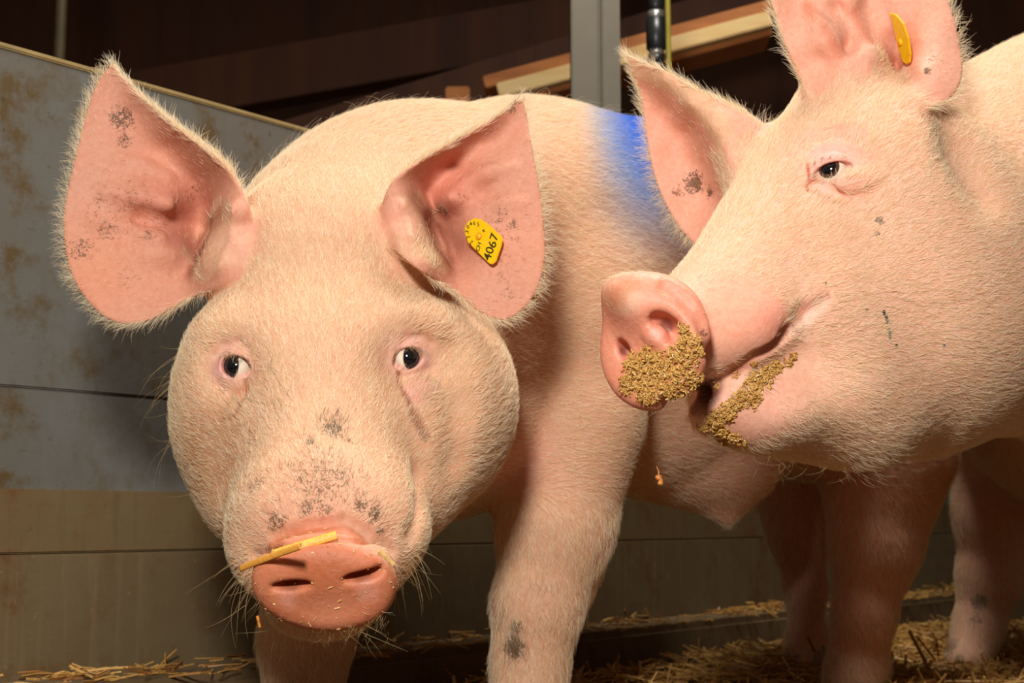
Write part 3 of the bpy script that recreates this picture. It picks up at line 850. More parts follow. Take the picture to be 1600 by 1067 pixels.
M_hoof = mat_plain('hoof_horn', s2l(150, 118, 92), 0.5)
M_tag = mat_plain('yellow_tag', s2l(240, 190, 10), 0.35, 0, 0.08, 200)
M_ink = mat_plain('dark_ink', s2l(52, 52, 10), 0.5)
M_stud = mat_plain('yellow_stud', s2l(246, 178, 20), 0.35)

# ------------------------------------------------------------------ pig builder
import time as _t
def sm01(x, a, b):
    t = np.clip((x - a) / (b - a), 0, 1); return t * t * (3 - 2 * t)
class Pig:
    def __init__(s, builder, ax, base, label):
        t0 = _t.time()
        s.f, s.L = builder()
        V, Q = surface_nets(s.f, ax)
        s.V = V.astype(np.float32); s.Q = Q[:, ::-1]
        s.root = empty('pig', base); tag(s.root, label, 'pig', 'pigs in the pen')
        s.body = quad_mesh('body', C2W(s.V) - np.array(base), s.Q, M_skin, s.root)
        n = np.empty(len(V) * 3, np.float32)
        s.body.data.vertex_normals.foreach_get('vector', n) if len(s.body.data.vertices) == len(V) else None
        nw = n.reshape(-1, 3)
        s.N = np.stack([nw[:, 0], nw[:, 2] * CP - nw[:, 1] * SP, nw[:, 1] * CP + nw[:, 2] * SP], 1)   # back to c-space
        s.px = s.V[:, 0] / s.V[:, 2] * F + CX; s.py = -s.V[:, 1] / s.V[:, 2] * F + CY
        s.col = np.ones((len(V), 3), np.float32); s.dirt = np.zeros(len(V), np.float32); s.wet = np.zeros(len(V), np.float32)
        s.dens = np.ones(len(V), np.float32); s.hlen = np.ones(len(V), np.float32)
        s.base = np.array(base)
        print('pig', len(V), 'verts %.1fs' % (_t.time() - t0))
    def at(s, px, py): return s.f.surf(px, py)
    def mask(s, px, py, r, soft=0.6):
        """soft round patch on the skin about the point seen at px,py; r in pixels there"""
        c = s.at(px, py); R = Rm(r, c[2])
        q = s.V - c
        return 1 - sm01(np.sqrt(np.einsum('ij,ij->i', q, q)), R * (1 - soft), R)
    def line(s, pts, r, soft=0.8):
        C = [s.at(*p) for p in pts]; out = np.zeros(len(s.V), np.float32)
        for a, b in zip(C[:-1], C[1:]):
            ab = b - a; t = np.clip(((s.V - a) @ ab) / (ab @ ab), 0, 1)
            q = s.V - a - t[:, None] * ab
            R = Rm(r, a[2])
            out = np.maximum(out, 1 - sm01(np.sqrt(np.einsum('ij,ij->i', q, q)), R * (1 - soft), R))
        return out
    def paint(s, m, c, a=1.0):
        m = (m * a)[:, None]; s.col = s.col * (1 - m) + np.array(c, np.float32) * m
    def ear_masks(s):
        em = np.zeros(len(s.V), np.float32); inner = em.copy(); edge = em.copy(); d = np.zeros((len(s.V), 3), np.float32)
        for e in s.L['ears']:
            near = np.linalg.norm(s.V - e.bc, axis=1) < e.br
            T = e.look(s.px[near], s.py[near])
            D = s.V[near, 2]
            on = (np.abs(D - T[:, 1]) < 0.016) & (T[:, 0] < 3)
            bx, by = e.base
            vx, vy = s.px[near] - bx, s.py[near] - by
            rad = np.hypot(vx, vy)
            w = on * sm01(rad, e.base_r * 0.55, e.base_r * 1.1)
            em[near] = np.maximum(em[near], w)
            fr = sm01(T[:, 1] - D, 0.0, 0.0012) * (s.N[near, 2] < 0.1)
            inner[near] = np.maximum(inner[near], on * fr * sm01(rad, e.base_r * 0.35, e.base_r * 0.9))
            edge[near] = np.maximum(edge[near], on * sm01(T[:, 0], -9, -3) * sm01(rad, e.base_r * 1.0, e.base_r * 1.6))
            q = np.stack([vx, -vy, np.zeros_like(vx)], 1) / (rad[:, None] + 1e-6)
            d[near] = np.where(w[:, None] > 0.01, q, d[near])
        return em, inner, edge, d
    def disc_mask(s, grow=1.0):
        q = (s.V - s.L['disc_c']) @ np.asarray(s.L['disc_A'], np.float32).T
        rx, ry = s.L['disc_r']
        return (1 - sm01(np.sqrt((q[:, 0] / (rx * grow)) ** 2 + (q[:, 1] / (ry * grow)) ** 2), 0.93, 1.08)) * (1 - sm01(np.abs(q[:, 2]), 0.028, 0.036))
    def finish(s):
        me = s.body.data
        a = me.attributes.new('skin', 'FLOAT_COLOR', 'POINT')
        a.data.foreach_set('color', np.concatenate([s.col, np.ones((len(s.col), 1))], 1).astype(np.float32).ravel())
        for nm, v in (('dirt', s.dirt), ('wet', s.wet)):
            me.attributes.new(nm, 'FLOAT', 'POINT').data.foreach_set('value', np.clip(v, 0, 1).astype(np.float32))
    def roots(s, per_m2, n_cap=400000):
        P4 = s.V[s.Q]
        ar = 0.5 * np.linalg.norm(np.cross(P4[:, 2] - P4[:, 0], P4[:, 3] - P4[:, 1]), axis=1)
        view = -s.V / np.linalg.norm(s.V, axis=1, keepdims=True)
        facing = sm01((view * s.N).sum(1), -0.45, -0.15)
        w = ar * (s.dens * facing)[s.Q].mean(1)
        inx = (s.px[s.Q[:, 0]] > -150) & (s.px[s.Q[:, 0]] < 1750) & (s.py[s.Q[:, 0]] > -150) & (s.py[s.Q[:, 0]] < 1200)
        w = w * inx
        n = int(min(n_cap, w.sum() * per_m2))
        fi = RNG.choice(len(w), n, p=w / w.sum())
        u, v = RNG.random((2, n, 1)).astype(np.float32)
        q = s.Q[fi]
        bl = lambda A: ((A[q[:, 0]] * (1 - u) + A[q[:, 1]] * u) * (1 - v) + (A[q[:, 3]] * (1 - u) + A[q[:, 2]] * u) * v)
        N = bl(s.N); N = N / (np.linalg.norm(N, axis=1, keepdims=True) + 1e-9)
        return bl(s.V), N, fi, bl
    def eye(s, c, iris_px, mat):
        ray = P(iris_px[0], iris_px[1], 1.0); ray = ray / np.linalg.norm(ray)
        # point of the eyeball seen at the iris pixel: the gaze passes through it
        bq = ray @ c; disc = max(bq * bq - (c @ c - s.L['Rb'] ** 2), 0)
        hit = ray * (bq - math.sqrt(disc))
        g = Vector(C2W(hit) - C2W(c)).normalized()
        bm = bmesh.new(); bmesh.ops.create_uvsphere(bm, u_segments=40, v_segments=28, radius=s.L['Rb'])
        o = bm_obj('eye', bm, mat, s.root, True)
        o.location = C2W(c) - s.base
        o.rotation_mode = 'QUATERNION'; o.rotation_quaternion = g.to_track_quat('Z', 'Y')
        return o

def hair_object(name, root, base, pos, rad, colr, mat):
    """pos: n x k x 3 in c-space; real strands, tapered"""
    n, k, _ = pos.shape
    hc = bpy.data.hair_curves.new(name)
    hc.add_curves([k] * n)
    hc.attributes['position'].data.foreach_set('vector', (C2W(pos.reshape(-1, 3)) - base).astype(np.float32).ravel())
    ra = hc.attributes.get('radius') or hc.attributes.new('radius', 'FLOAT', 'POINT')
    ra.data.foreach_set('value', rad.astype(np.float32).ravel())
    ca = hc.attributes.new('hue', 'FLOAT_COLOR', 'CURVE')
    ca.data.foreach_set('color', np.concatenate([colr, np.ones((n, 1))], 1).astype(np.float32).ravel())
    hc.materials.append(mat)
    o = bpy.data.objects.new(name, hc); COL.objects.link(o); o.parent = root
    o['kind'] = 'stuff'
    return o
def strands(p, nrm, flow, length, lift, k=4, curl=0.25, rnd=0.25, sag=0.0):
    n = len(p)
    t = flow - nrm * (flow * nrm).sum(1, keepdims=True)
    t = t / (np.linalg.norm(t, axis=1, keepdims=True) + 1e-6)
    t = t + RNG.normal(0, rnd, (n, 3)); t = t - nrm * (t * nrm).sum(1, keepdims=True)
    t = t / (np.linalg.norm(t, axis=1, keepdims=True) + 1e-6)
    side = np.cross(nrm, t)
    bend = RNG.normal(0, curl, (n, 1))
    lift = np.asarray(lift).reshape(-1, 1) * np.ones((n, 1))
    out = np.empty((n, k, 3), np.float32)
    for i in range(k):
        u = i / (k - 1)
        h = lift * (u - 0.45 * u * u)
        out[:, i] = p - nrm * 0.0008 + length[:, None] * (t * u * np.sqrt(np.maximum(1 - lift ** 2 * 0.5, 0.1)) + nrm * h + side * bend * u * u) + np.array([0, -sag, 0]) * length[:, None] * u * u
    return out
def taper(n, k, r):
    prof = np.array([1.0, 0.95, 0.75, 0.25] if k == 4 else np.linspace(1, 0.2, k))
    return np.asarray(r).reshape(-1, 1) * prof[None] * np.ones((n, 1))
def hair_hue(n, lo, hi):
    t = RNG.random((n, 1)) ** 1.3
    return np.array(lo) * (1 - t) + np.array(hi) * t

CREAM_LO, CREAM_HI = s2l(254, 244, 222), s2l(238, 210, 160)

def hoof(root, base, wpt, yaw, sc=1.0):
    """cloven hoof: two tapered toes side by side"""
    for sx in (-1, 1):
        bm = bmesh.new()
        rings = []
        for z, hw, fr, bk in ((0.062, 0.017, 0.012, -0.030), (0.040, 0.020, 0.026, -0.032), (0.015, 0.021, 0.046, -0.034), (0.0, 0.020, 0.052, -0.034)):
            ring = []
            for a in range(10):
                th = 2 * math.pi * a / 10
                y = (fr if math.cos(th) > 0 else -bk) * math.cos(th)
                x = hw * math.sin(th) * (1 - 0.35 * max(0, math.cos(th)))
                ring.append(bm.verts.new((x * sc + sx * 0.021 * sc, -y * sc, z * sc)))
            rings.append(ring)
        for a_, b_ in zip(rings[:-1], rings[1:]):
            for i in range(10): bm.faces.new((a_[i], a_[(i + 1) % 10], b_[(i + 1) % 10], b_[i]))
        bm.faces.new(rings[0]); bm.faces.new(rings[-1][::-1])
        bmesh.ops.recalc_face_normals(bm, faces=bm.faces)
        o = bm_obj('hoof', bm, M_hoof, root, True)
        o.location = Vector(wpt) - Vector(base); o.rotation_euler = (0, 0, yaw)

# ------------------------------------------------------------------ ear tags
def ear_tag(root, base, outline, plane, writing):
    """outline in pixels on a plane D = plane(px,py); real plate 1.6 mm thick"""
    pts = [PW(x, y, plane(x, y)) for x, y in outline]
    c = sum(pts, Vector()) / len(pts)
    nrm = Vector()
    for i in range(len(pts)): nrm += (pts[i] - c).cross(pts[(i + 1) % len(pts)] - c)
    nrm.normalize()
    if nrm.dot(-(c - Vector((0, 0, CAM_H)))) < 0: nrm = -nrm
    bm = bmesh.new()
    vs = [bm.verts.new(p) for p in pts]
    fc = bm.faces.new(vs)
    if fc.normal.dot(nrm) < 0 or True:
        bm.normal_update()
    r = bmesh.ops.extrude_face_region(bm, geom=[fc])
    for v in [g for g in r['geom'] if isinstance(g, bmesh.types.BMVert)]: v.co -= nrm * 0.0018
    bmesh.ops.recalc_face_normals(bm, faces=bm.faces)
    rim = [e for e in bm.edges if e.is_manifold and len(e.link_faces) == 2 and abs(e.link_faces[0].normal.dot(e.link_faces[1].normal)) < 0.3 and (e.verts[0].co - c).dot(nrm) > -0.0005 and (e.verts[1].co - c).dot(nrm) > -0.0005]
    bmesh.ops.bevel(bm, geom=rim, offset=0.0006, segments=2, affect='EDGES')
    o = bm_obj('ear_tag', bm, M_tag, root)
    o.location = -Vector(base)
    o['label'] = writing['label']
    # raised stud
    sx, sy = writing['stud']
    sp = PW(sx, sy, plane(sx, sy))
    bm = bmesh.new()
    bmesh.ops.create_cone(bm, cap_ends=True, segments=20, radius1=0.0042, radius2=0.0026, depth=0.0022, matrix=Matrix.Translation(sp + nrm * 0.0008) @ nrm.to_track_quat('Z', 'Y').to_matrix().to_4x4())
    bm_obj('stud', bm, M_stud, o, True)
    def put(txt, px, py, dx, dy, size):
        cu = bpy.data.curves.new('t', 'FONT'); cu.body = txt; cu.size = 1.0; cu.align_x = 'CENTER'; cu.align_y = 'CENTER'; cu.resolution_u = 4; cu.extrude = 0.0; cu.offset = 0.012
        to = bpy.data.objects.new('t', cu); COL.objects.link(to)
        dg = bpy.context.evaluated_depsgraph_get(); dg.update()
        me = bpy.data.meshes.new_from_object(to.evaluated_get(dg))
        bpy.data.objects.remove(to); bpy.data.curves.remove(cu)
        p0 = PW(px, py, plane(px, py)); p1 = PW(px + dx, py + dy, plane(px + dx, py + dy))
        ex = (p1 - p0); ex -= nrm * ex.dot(nrm); ex.normalize(); ey = nrm.cross(ex)
        m = Matrix((ex, ey, nrm)).transposed().to_4x4() @ Matrix.Scale(Rm(size, p0.y) / 0.72, 4); m.translation = p0 + nrm * 0.0003
        me.transform(m); me.materials.append(M_ink)
        t = bpy.data.objects.new('number' if txt.isdigit() else 'lettering', me); COL.objects.link(t); t.parent = o
    for w in writing['text']: put(*w)
    return o, nrm
# ------------------------------------------------------------------ front pig
axA = (axis(-0.50, 0.75, -0.46, 0.06, 0.0023, 0.008), axis(-0.62, 0.36, -0.27, 0.29, 0.0023, 0.008), axis(1.06, 2.75, 1.08, 1.50, 0.0023, 0.010))
baseA = (0.05, 1.85, 0.0)
A = Pig(build_front, axA, baseA, 'pale pig facing the camera with a straw stalk on its snout')
SKIN = s2l(236, 192, 166); PINK = s2l(228, 158, 134); DEEP = s2l(206, 122, 92); LID = s2l(226, 176, 168)
A.col[:] = s2l(212, 165, 134)
head = 1 - sm01(A.V[:, 2], 1.46, 1.58)
# pinker muzzle, cheeks fold
A.paint(A.mask(508, 790, 170, 0.9), s2l(226, 172, 148), 0.8)
A.paint(A.mask(505, 830, 60, 0.9), s2l(224, 150, 128), 0.7)
dm = A.disc_mask(1.06)
A.paint(A.mask(500, 765, 120, 0.9), s2l(182, 134, 100), 0.55)
A.paint(dm, s2l(198, 122, 88)); A.wet = np.maximum(A.wet, dm * 0.3)
A.paint(A.mask(508, 885, 70, 0.8) * dm, s2l(180, 100, 60), 0.6)
A.paint(A.mask(520, 960, 60, 0.8) * dm, s2l(214, 140, 108), 0.6)
for q in ((455, 918), (566, 904)): A.paint(A.mask(q[0], q[1] - 2, 22, 0.7), s2l(120, 60, 44), 0.6)
for q in ((450, 938, 22), (575, 926, 28)): m = A.mask(*q, 0.8); A.paint(m, s2l(222, 160, 140), 0.6); A.wet = np.maximum(A.wet, m)
em, inn, edge, ed = A.ear_masks()
A.paint(inn, s2l(208, 148, 124)); A.paint(inn * A.mask(270, 330, 110, 0.9), s2l(202, 126, 106), 0.6); A.paint(inn * A.mask(150, 420, 130, 0.9), s2l(216, 146, 114), 0.7)
A.paint(inn * A.mask(700, 290, 90, 0.9), s2l(214, 126, 106), 0.6); A.paint(inn * A.mask(830, 390, 90, 0.9), s2l(218, 152, 124), 0.7)
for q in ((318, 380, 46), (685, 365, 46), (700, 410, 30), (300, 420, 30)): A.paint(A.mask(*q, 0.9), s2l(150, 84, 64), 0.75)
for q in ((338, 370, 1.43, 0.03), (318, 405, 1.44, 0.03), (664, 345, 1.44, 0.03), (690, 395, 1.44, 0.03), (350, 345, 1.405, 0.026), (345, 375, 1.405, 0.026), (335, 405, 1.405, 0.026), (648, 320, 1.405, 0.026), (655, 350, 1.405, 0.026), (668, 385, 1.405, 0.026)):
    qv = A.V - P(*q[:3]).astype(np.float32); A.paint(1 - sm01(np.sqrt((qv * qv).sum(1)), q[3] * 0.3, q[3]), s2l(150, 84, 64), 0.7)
for q in ((370, 375, 55), (625, 345, 55)): A.paint(A.mask(*q, 0.9), s2l(234, 178, 156), 0.7)
for (x, y) in ((360, 575), (644, 560)):
    A.paint(A.mask(x + (18 if x < 500 else -16), y - 6, 62, 0.6), s2l(214, 166, 150), 0.7)
    A.paint(A.mask(x, y, 40, 0.7), s2l(224, 172, 164), 0.85)
    A.paint(A.mask(x, y, 24, 0.6), s2l(222, 140, 132), 0.8); A.wet = np.maximum(A.wet, A.mask(x, y, 24, 0.5) * 0.8)
A.paint(A.mask(655, 608, 34, 0.7), s2l(214, 156, 144), 0.8)
# rusty tear stains
A.paint(A.line([(384, 590), (387, 606), (380, 625), (366, 648), (350, 655)], 7), s2l(150, 78, 30), 0.75)
A.paint(A.mask(378, 616, 24, 0.9), s2l(196, 110, 70), 0.6)
A.paint(A.line([(622, 582), (625, 604), (640, 632)], 7), s2l(140, 62, 28), 0.85)
A.paint(A.line([(645, 645), (657, 668), (664, 682)], 13), s2l(128, 66, 34), 0.75)
# brisket and armpits are ruddier
A.paint(A.mask(800, 700, 110, 0.9), s2l(226, 158, 142), 0.8)
A.paint(sm01(A.V[:, 2], 1.7, 2.0) * (1 - sm01(A.py, 1000, 1040)) * sm01(A.py, 560, 680), s2l(226, 160, 140), 0.7)
# blue stock marker over the loin
wv = C2W(A.V)
blue = sm01(wv[:, 0], 0.070, 0.17) * sm01(wv[:, 2], 0.54, 0.80) * (1 - sm01(wv[:, 0], 0.42, 0.52))
streaky = 0.5 + 0.5 * np.sin(wv[:, 0] * 160 + np.sin(wv[:, 2] * 40) * 2) * 0.4
A.paint(np.clip(blue * 2.0, 0, 1), s2l(128, 172, 206), 0.8)
A.paint(np.clip(blue ** 1.4 * 1.3 * (0.75 + 0.4 * streaky), 0, 1), s2l(0, 104, 214), 1.0)
# grime
for x, y, r, a in ((520, 670, 44, 0.75), (484, 690, 16, 0.9), (545, 690, 20, 0.6), (470, 745, 36, 0.45), (505, 788, 50, 0.6), (478, 796, 34, 0.68), (445, 806, 26, 0.5), (565, 790, 34, 0.72), (585, 805, 34, 0.75), (595, 832, 22, 0.7), (552, 775, 20, 0.5), (430, 815, 40, 0.65), (400, 760, 55, 0.5), (570, 745, 30, 0.5),
                   (360, 730, 60, 0.3), (420, 860, 30, 0.6), (508, 870, 60, 0.4), (480, 960, 70, 0.35), (600, 900, 40, 0.3),
                   (190, 185, 45, 0.75), (195, 220, 26, 0.7), (160, 300, 60, 0.35), (125, 390, 50, 0.6), (170, 360, 50, 0.55), (300, 300, 40, 0.5), (250, 350, 40, 0.5), (200, 430, 60, 0.4), (130, 460, 40, 0.4), (330, 270, 40, 0.3), (235, 365, 30, 0.6),
                   (740, 200, 40, 0.4), (800, 170, 22, 0.6), (780, 340, 40, 0.55), (800, 350, 20, 0.7), (690, 330, 36, 0.6), (720, 310, 30, 0.5), (780, 430, 40, 0.45), (800, 460, 36, 0.5), (770, 470, 30, 0.4),
                   (802, 1010, 38, 1.0), (805, 980, 30, 0.7), (780, 950, 40, 0.4), (850, 900, 60, 0.25), (740, 260, 50, 0.3)):
    A.dirt = np.maximum(A.dirt, A.mask(x, y, r, 0.9) * a)
A.dirt = np.maximum(A.dirt * 0.95, 0.14)
A.paint(A.mask(330, 720, 130, 0.9), s2l(170, 116, 78), 0.75)
A.dirt = np.maximum(A.dirt, 0.55 * A.mask(500, 745, 130, 0.9)); A.dirt = np.maximum(A.dirt, 0.42 * inn * np.maximum(A.mask(190, 330, 150, 0.9), A.mask(770, 370, 120, 0.9))); A.dirt = np.maximum(A.dirt, 0.3 * A.mask(400, 640, 150, 0.9))
A.dirt *= 1 - 0.9 * np.maximum(A.mask(360, 572, 26, 0.5), A.mask(644, 560, 26, 0.5))
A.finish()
M_eyeA = eye_material('dark_eye', (0.020, 0.012, 0.008), 0.0076, 0.0086, 0.76)
for c, ip in A.L['eyes']: A.eye(c, ip, M_eyeA)

def ball(pig, px, py, d, r):
    q = pig.V - P(px, py, d).astype(np.float32); return 1 - sm01(np.sqrt((q * q).sum(1)), r * 0.6, r)
def coat(pig, snout, body_dir, zsplit, per_m2, name='hair', hl=(0.014, 0.019), leg_y=740, bare=None):
    em, inn, edge, ed = pig.ear_masks()
    dm = pig.disc_mask(1.10)
    lids = np.zeros(len(pig.V), np.float32)
    for c, ip in pig.L['eyes']:
        q = pig.V - c; lids = np.maximum(lids, 1 - sm01(np.sqrt((q * q).sum(1)), 0.016, 0.028))
    hd = 1 - sm01(pig.V[:, 2], zsplit, zsplit + 0.12)
    pig.dens = (0.45 + 0.55 * hd) * (1 - 0.97 * dm) * (1 - 0.93 * lids) * (1 - 0.88 * inn * (1 - edge)) * (1 + 1.3 * edge)
    muz = np.exp(-((pig.V - snout) ** 2).sum(1) / (2 * 0.07 ** 2))
    pig.dens *= 1 - 0.55 * muz
    if bare is not None: pig.dens *= 1 - 0.985 * np.clip(bare, 0, 1)
    ln = (hl[0] * hd + hl[1] * (1 - hd)) * (1 - 0.5 * muz)
    ln = ln * (1 - 0.5 * inn * (1 - edge)) + edge * 0.004
    flow = (pig.V - snout); flow = flow / (np.linalg.norm(flow, axis=1, keepdims=True) + 1e-6)
    flow = flow * hd[:, None] + np.asarray(body_dir, np.float32) * (1 - hd)[:, None]
    lg = sm01(pig.py, leg_y, leg_y + 80)[:, None] * (1 - hd)[:, None]
    flow = flow * (1 - lg) + np.array([0.15, -1, 0], np.float32) * lg
    flow = flow * (1 - em[:, None]) + ed * em[:, None]
    p, n, fi, bl = pig.roots(per_m2)
    L_ = bl(ln[:, None])[:, 0] * RNG.uniform(0.6, 1.25, len(p))
    fl = bl(flow); ee = bl(edge[:, None])[:, 0]
    lift = 0.22 + 0.2 * RNG.random(len(p)) + 0.1 * ee
    pos = strands(p, n, fl, L_, lift, 4, 0.18, 0.28)
    rad = taper(len(p), 4, 0.00010 + 0.00005 * RNG.random(len(p)))
    hue = hair_hue(len(p), CREAM_LO, CREAM_HI)
    o = hair_object(name, pig.root, pig.base, pos, rad, hue, M_hair)
    # tint of the marker on the hair over it
    return o, p, fi, hue
def recolor(o, mask, colr):
    hc = o.data; n = len(hc.curves)
    a = np.empty(n * 4, np.float32); hc.attributes['hue'].data.foreach_get('color', a); a = a.reshape(-1, 4)
    a[:, :3] = a[:, :3] * (1 - mask[:, None]) + np.array(colr) * mask[:, None]
    hc.attributes['hue'].data.foreach_set('color', a.ravel())
ho, hp, hfi, _ = coat(A, P(508, 880, 1.17).astype(np.float32), W2C(0.68, 0.70 + 0.0, -0.12 + CAM_H), 1.46, 260000, bare=np.maximum(A.mask(508, 845, 90, 0.9) * 0.7, np.maximum.reduce([A.mask(375, 375, 70, 0.6), A.mask(622, 350, 70, 0.6), A.mask(335, 370, 50, 0.5), A.mask(662, 350, 60, 0.5), A.mask(330, 420, 45, 0.5), A.mask(690, 400, 45, 0.5), ball(A, 340, 365, 1.425, 0.060), ball(A, 665, 350, 1.425, 0.060), ball(A, 690, 395, 1.425, 0.045), ball(A, 318, 410, 1.425, 0.045), A.mask(398, 590, 42, 0.7) * 0.8, A.mask(604, 575, 42, 0.7) * 0.8, A.mask(360, 578, 46, 0.6), A.mask(646, 568, 48, 0.6) * 0.9, ball(A, 345, 340, 1.41, 0.05), ball(A, 655, 320, 1.41, 0.05)])))
recolor(ho, np.clip(blue[A.Q[hfi, 0]] * 1.1, 0, 1) * 0.9, s2l(10, 128, 240))
dd = np.clip(A.dirt[A.Q[hfi, 0]] - 0.15, 0, 1)
recolor(ho, (RNG.random(len(hfi)) < dd * 1.1) * 0.85, s2l(96, 70, 38))
recolor(ho, (RNG.random(len(hfi)) < 0.5 * A.mask(330, 720, 150, 0.9)[A.Q[hfi, 0]]) * 0.6, s2l(190, 136, 76))

# longer curly bristles along the back
def bristles(pig, sel, n, length, flow, lift, rad, curl=0.5, k=6, name='bristles', hue=(CREAM_LO, CREAM_HI), sag=0.0):
    idx = RNG.choice(np.nonzero(sel)[0], n)
    p = pig.V[idx]; nr = pig.N[idx]
    fl = flow[idx] if getattr(flow, 'ndim', 1) == 2 else np.tile(np.asarray(flow, np.float32), (n, 1))
    pos = strands(p, nr, fl, length * RNG.uniform(0.5, 1.2, n), lift * RNG.uniform(0.7, 1.2, n), k, curl, 0.4, sag)
    return hair_object(name, pig.root, pig.base, pos, np.linspace(1, 0.25, k)[None] * rad * np.ones((n, 1)), hair_hue(n, *hue), M_hair)
up = W2C(0, 0, 1 + CAM_H)
bristles(A, ((A.N @ up.astype(np.float32)) > 0.55) & (A.V[:, 2] > 1.5) & (A.V[:, 2] < 2.4), 900, 0.026, W2C(0.68, 0.7, CAM_H), 0.8, 0.00011, 0.6)
# canal hair, whiskers, lashes
def tuft(pig, pts, n, length, flow, lift, rad, hue, name, spread, curl=0.3, sag=0.0, k=6):
    S = []; 
    for q in pts:
        c = pig.at(*q)
        if c[2] < 1.56: S.append(c)
    S = np.array(S); ii = RNG.integers(0, len(S), n)
    p = S[ii] + RNG.normal(0, spread, (n, 3))
    nr = np.array([pig.f.normal(x) for x in S])[ii]
    fl = np.asarray(flow, np.float32)
    fl = fl[ii] if fl.ndim == 2 else np.tile(fl, (n, 1))
    pos = strands(p, nr, fl, length * RNG.uniform(0.5, 1.25, n), lift * RNG.uniform(0.6, 1.2, n), k, curl, 0.3, sag)
    return hair_object(name, pig.root, pig.base, pos, np.linspace(1, 0.2, k)[None] * rad * np.ones((n, 1)), hair_hue(n, *hue), M_hair)
GREY = (s2l(206, 186, 158), s2l(128, 104, 82))
tuft(A, [(345, 335), (340, 355), (335, 375), (328, 395), (315, 410), (300, 425)], 80, 0.017, (-0.8, -0.6, 0.1), 0.45, 0.00007, GREY, 'ear_hair', 0.008)
tuft(A, [(650, 305), (652, 330), (660, 355), (672, 380), (685, 400), (698, 420)], 90, 0.017, (0.8, -0.7, 0.1), 0.45, 0.00007, GREY, 'ear_hair', 0.008)
lash = (s2l(240, 220, 180), s2l(120, 92, 60))
tuft(A, [(345, 557), (352, 553), (360, 551), (368, 552), (376, 555)], 60, 0.010, (-0.1, -0.6, -0.6), 0.9, 0.00012, lash, 'eyelashes', 0.0012)
tuft(A, [(634, 545), (642, 542), (650, 542), (658, 545), (664, 549)], 60, 0.010, (0.1, -0.6, -0.6), 0.9, 0.00012, lash, 'eyelashes', 0.0012)
WH = (s2l(236, 210, 160), s2l(190, 150, 90))
tuft(A, [(392, 905), (400, 930), (420, 965), (450, 980), (395, 880)], 34, 0.045, (-0.7, -0.7, 0.2), 0.6, 0.00014, WH, 'whiskers', 0.006, 0.25, 0.15)
tuft(A, [(620, 890), (622, 920), (600, 960), (560, 980), (640, 860)], 34, 0.040, (0.6, -0.8, 0.2), 0.6, 0.00014, WH, 'whiskers', 0.006, 0.25, 0.2)
tuft(A, [(300, 540), (290, 600), (282, 640), (284, 700), (300, 760)], 26, 0.050, (-0.8, -0.4, 0.2), 0.7, 0.00011, WH, 'whiskers', 0.008, 0.3, 0.1)
tuft(A, [(510, 985), (480, 985), (550, 980), (440, 975), (590, 965)], 160, 0.008, (0, -1, 0), 0.7, 0.0001, WH, 'chin_hair', 0.006)
for (x, y, yaw) in ((0.012, 1.60, -0.5), (-0.25, 1.70, -0.5), (PW(1330, 1075, 2.14).x, PW(1330, 1075, 2.14).y, -0.5), (PW(1260, 1040, 2.42).x, PW(1260, 1040, 2.42).y, -0.5)):
    hoof(A.root, baseA, (x, y, 0.0), yaw, 0.9)
# yellow ear tag
tagA = [(726, 354), (731, 346), (741, 340.6), (751.5, 342.7), (764, 352), (782.5, 369.5), (784.5, 374.6), (782.5, 384), (774, 408.6), (769, 412.8), (764, 411.7), (731, 378.8), (726, 365)]
e2 = A.L['ears'][1]
smp = np.array(tagA + [(750, 370), (760, 385)], np.float32)
fd = np.array([float(A.f.march([q])[0]) for q in smp])
M3 = np.c_[smp, np.ones(len(smp))]; pl = np.linalg.lstsq(M3, fd, rcond=None)[0]
shift = (fd - M3 @ pl).min()
planeA = lambda x, y: pl[0] * x + pl[1] * y + pl[2] + shift - 0.0034
Z = lambda zx, zy: (700 + zx / 9.7, 320 + zy / 9.7)
txt = []
for ch, zx, zy in (('4', 605, 790), ('0', 640, 690), ('6', 680, 600), ('7', 705, 490)): txt.append((ch,) + Z(zx, zy) + (0.32, -0.95, 16))
for ch, zx, zy in (('C', 458, 672), ('H', 475, 605)): txt.append((ch,) + Z(zx, zy) + (0.34, -0.94, 8))
for ch, zx, zy in (('2', 358, 568), ('3', 312, 490), ('3', 292, 408), ('0', 305, 335), ('4', 350, 292), ('6', 398, 280), ('5', 460, 300)):
    rx, ry = zx - 470, zy - 470; q = math.hypot(rx, ry)
    txt.append((ch,) + Z(zx, zy) + (-ry / q, rx / q, 7))
txt.append(('+',) + Z(545, 395) + (0.34, -0.94, 9))
ear_tag(A.root, baseA, tagA, planeA, {'label': 'yellow plastic ear tag printed 4067', 'stud': Z(465, 480), 'text': txt})
# ------------------------------------------------------------------ right-hand pig
axB = (axis(0.05, 1.40, 0.07, 0.45, 0.0023, 0.010), axis(-0.72, 0.52, -0.13, 0.30, 0.0023, 0.010), axis(1.10, 3.05, 1.13, 1.50, 0.0023, 0.012))
baseB = (0.90, 2.1, 0.0)
B = Pig(build_right, axB, baseB, 'pale pig in profile at the right with feed crusted on its snout')
B.col[:] = s2l(228, 180, 154)
dmB = B.disc_mask(1.06)
B.paint(B.mask(1170, 490, 120, 0.8), s2l(232, 162, 136), 0.9)
B.paint(B.mask(1210, 490, 60, 0.8), s2l(236, 160, 138), 0.7)
B.paint(B.mask(1180, 640, 110, 0.8), s2l(232, 174, 152), 0.8)
B.paint(dmB, s2l(226, 150, 124)); B.wet = np.maximum(B.wet, dmB * 0.45)
B.paint(B.mask(958, 462, 44, 0.9), s2l(176, 96, 50), 0.7); B.paint(B.mask(985, 442, 30, 0.9), s2l(196, 110, 60), 0.6)
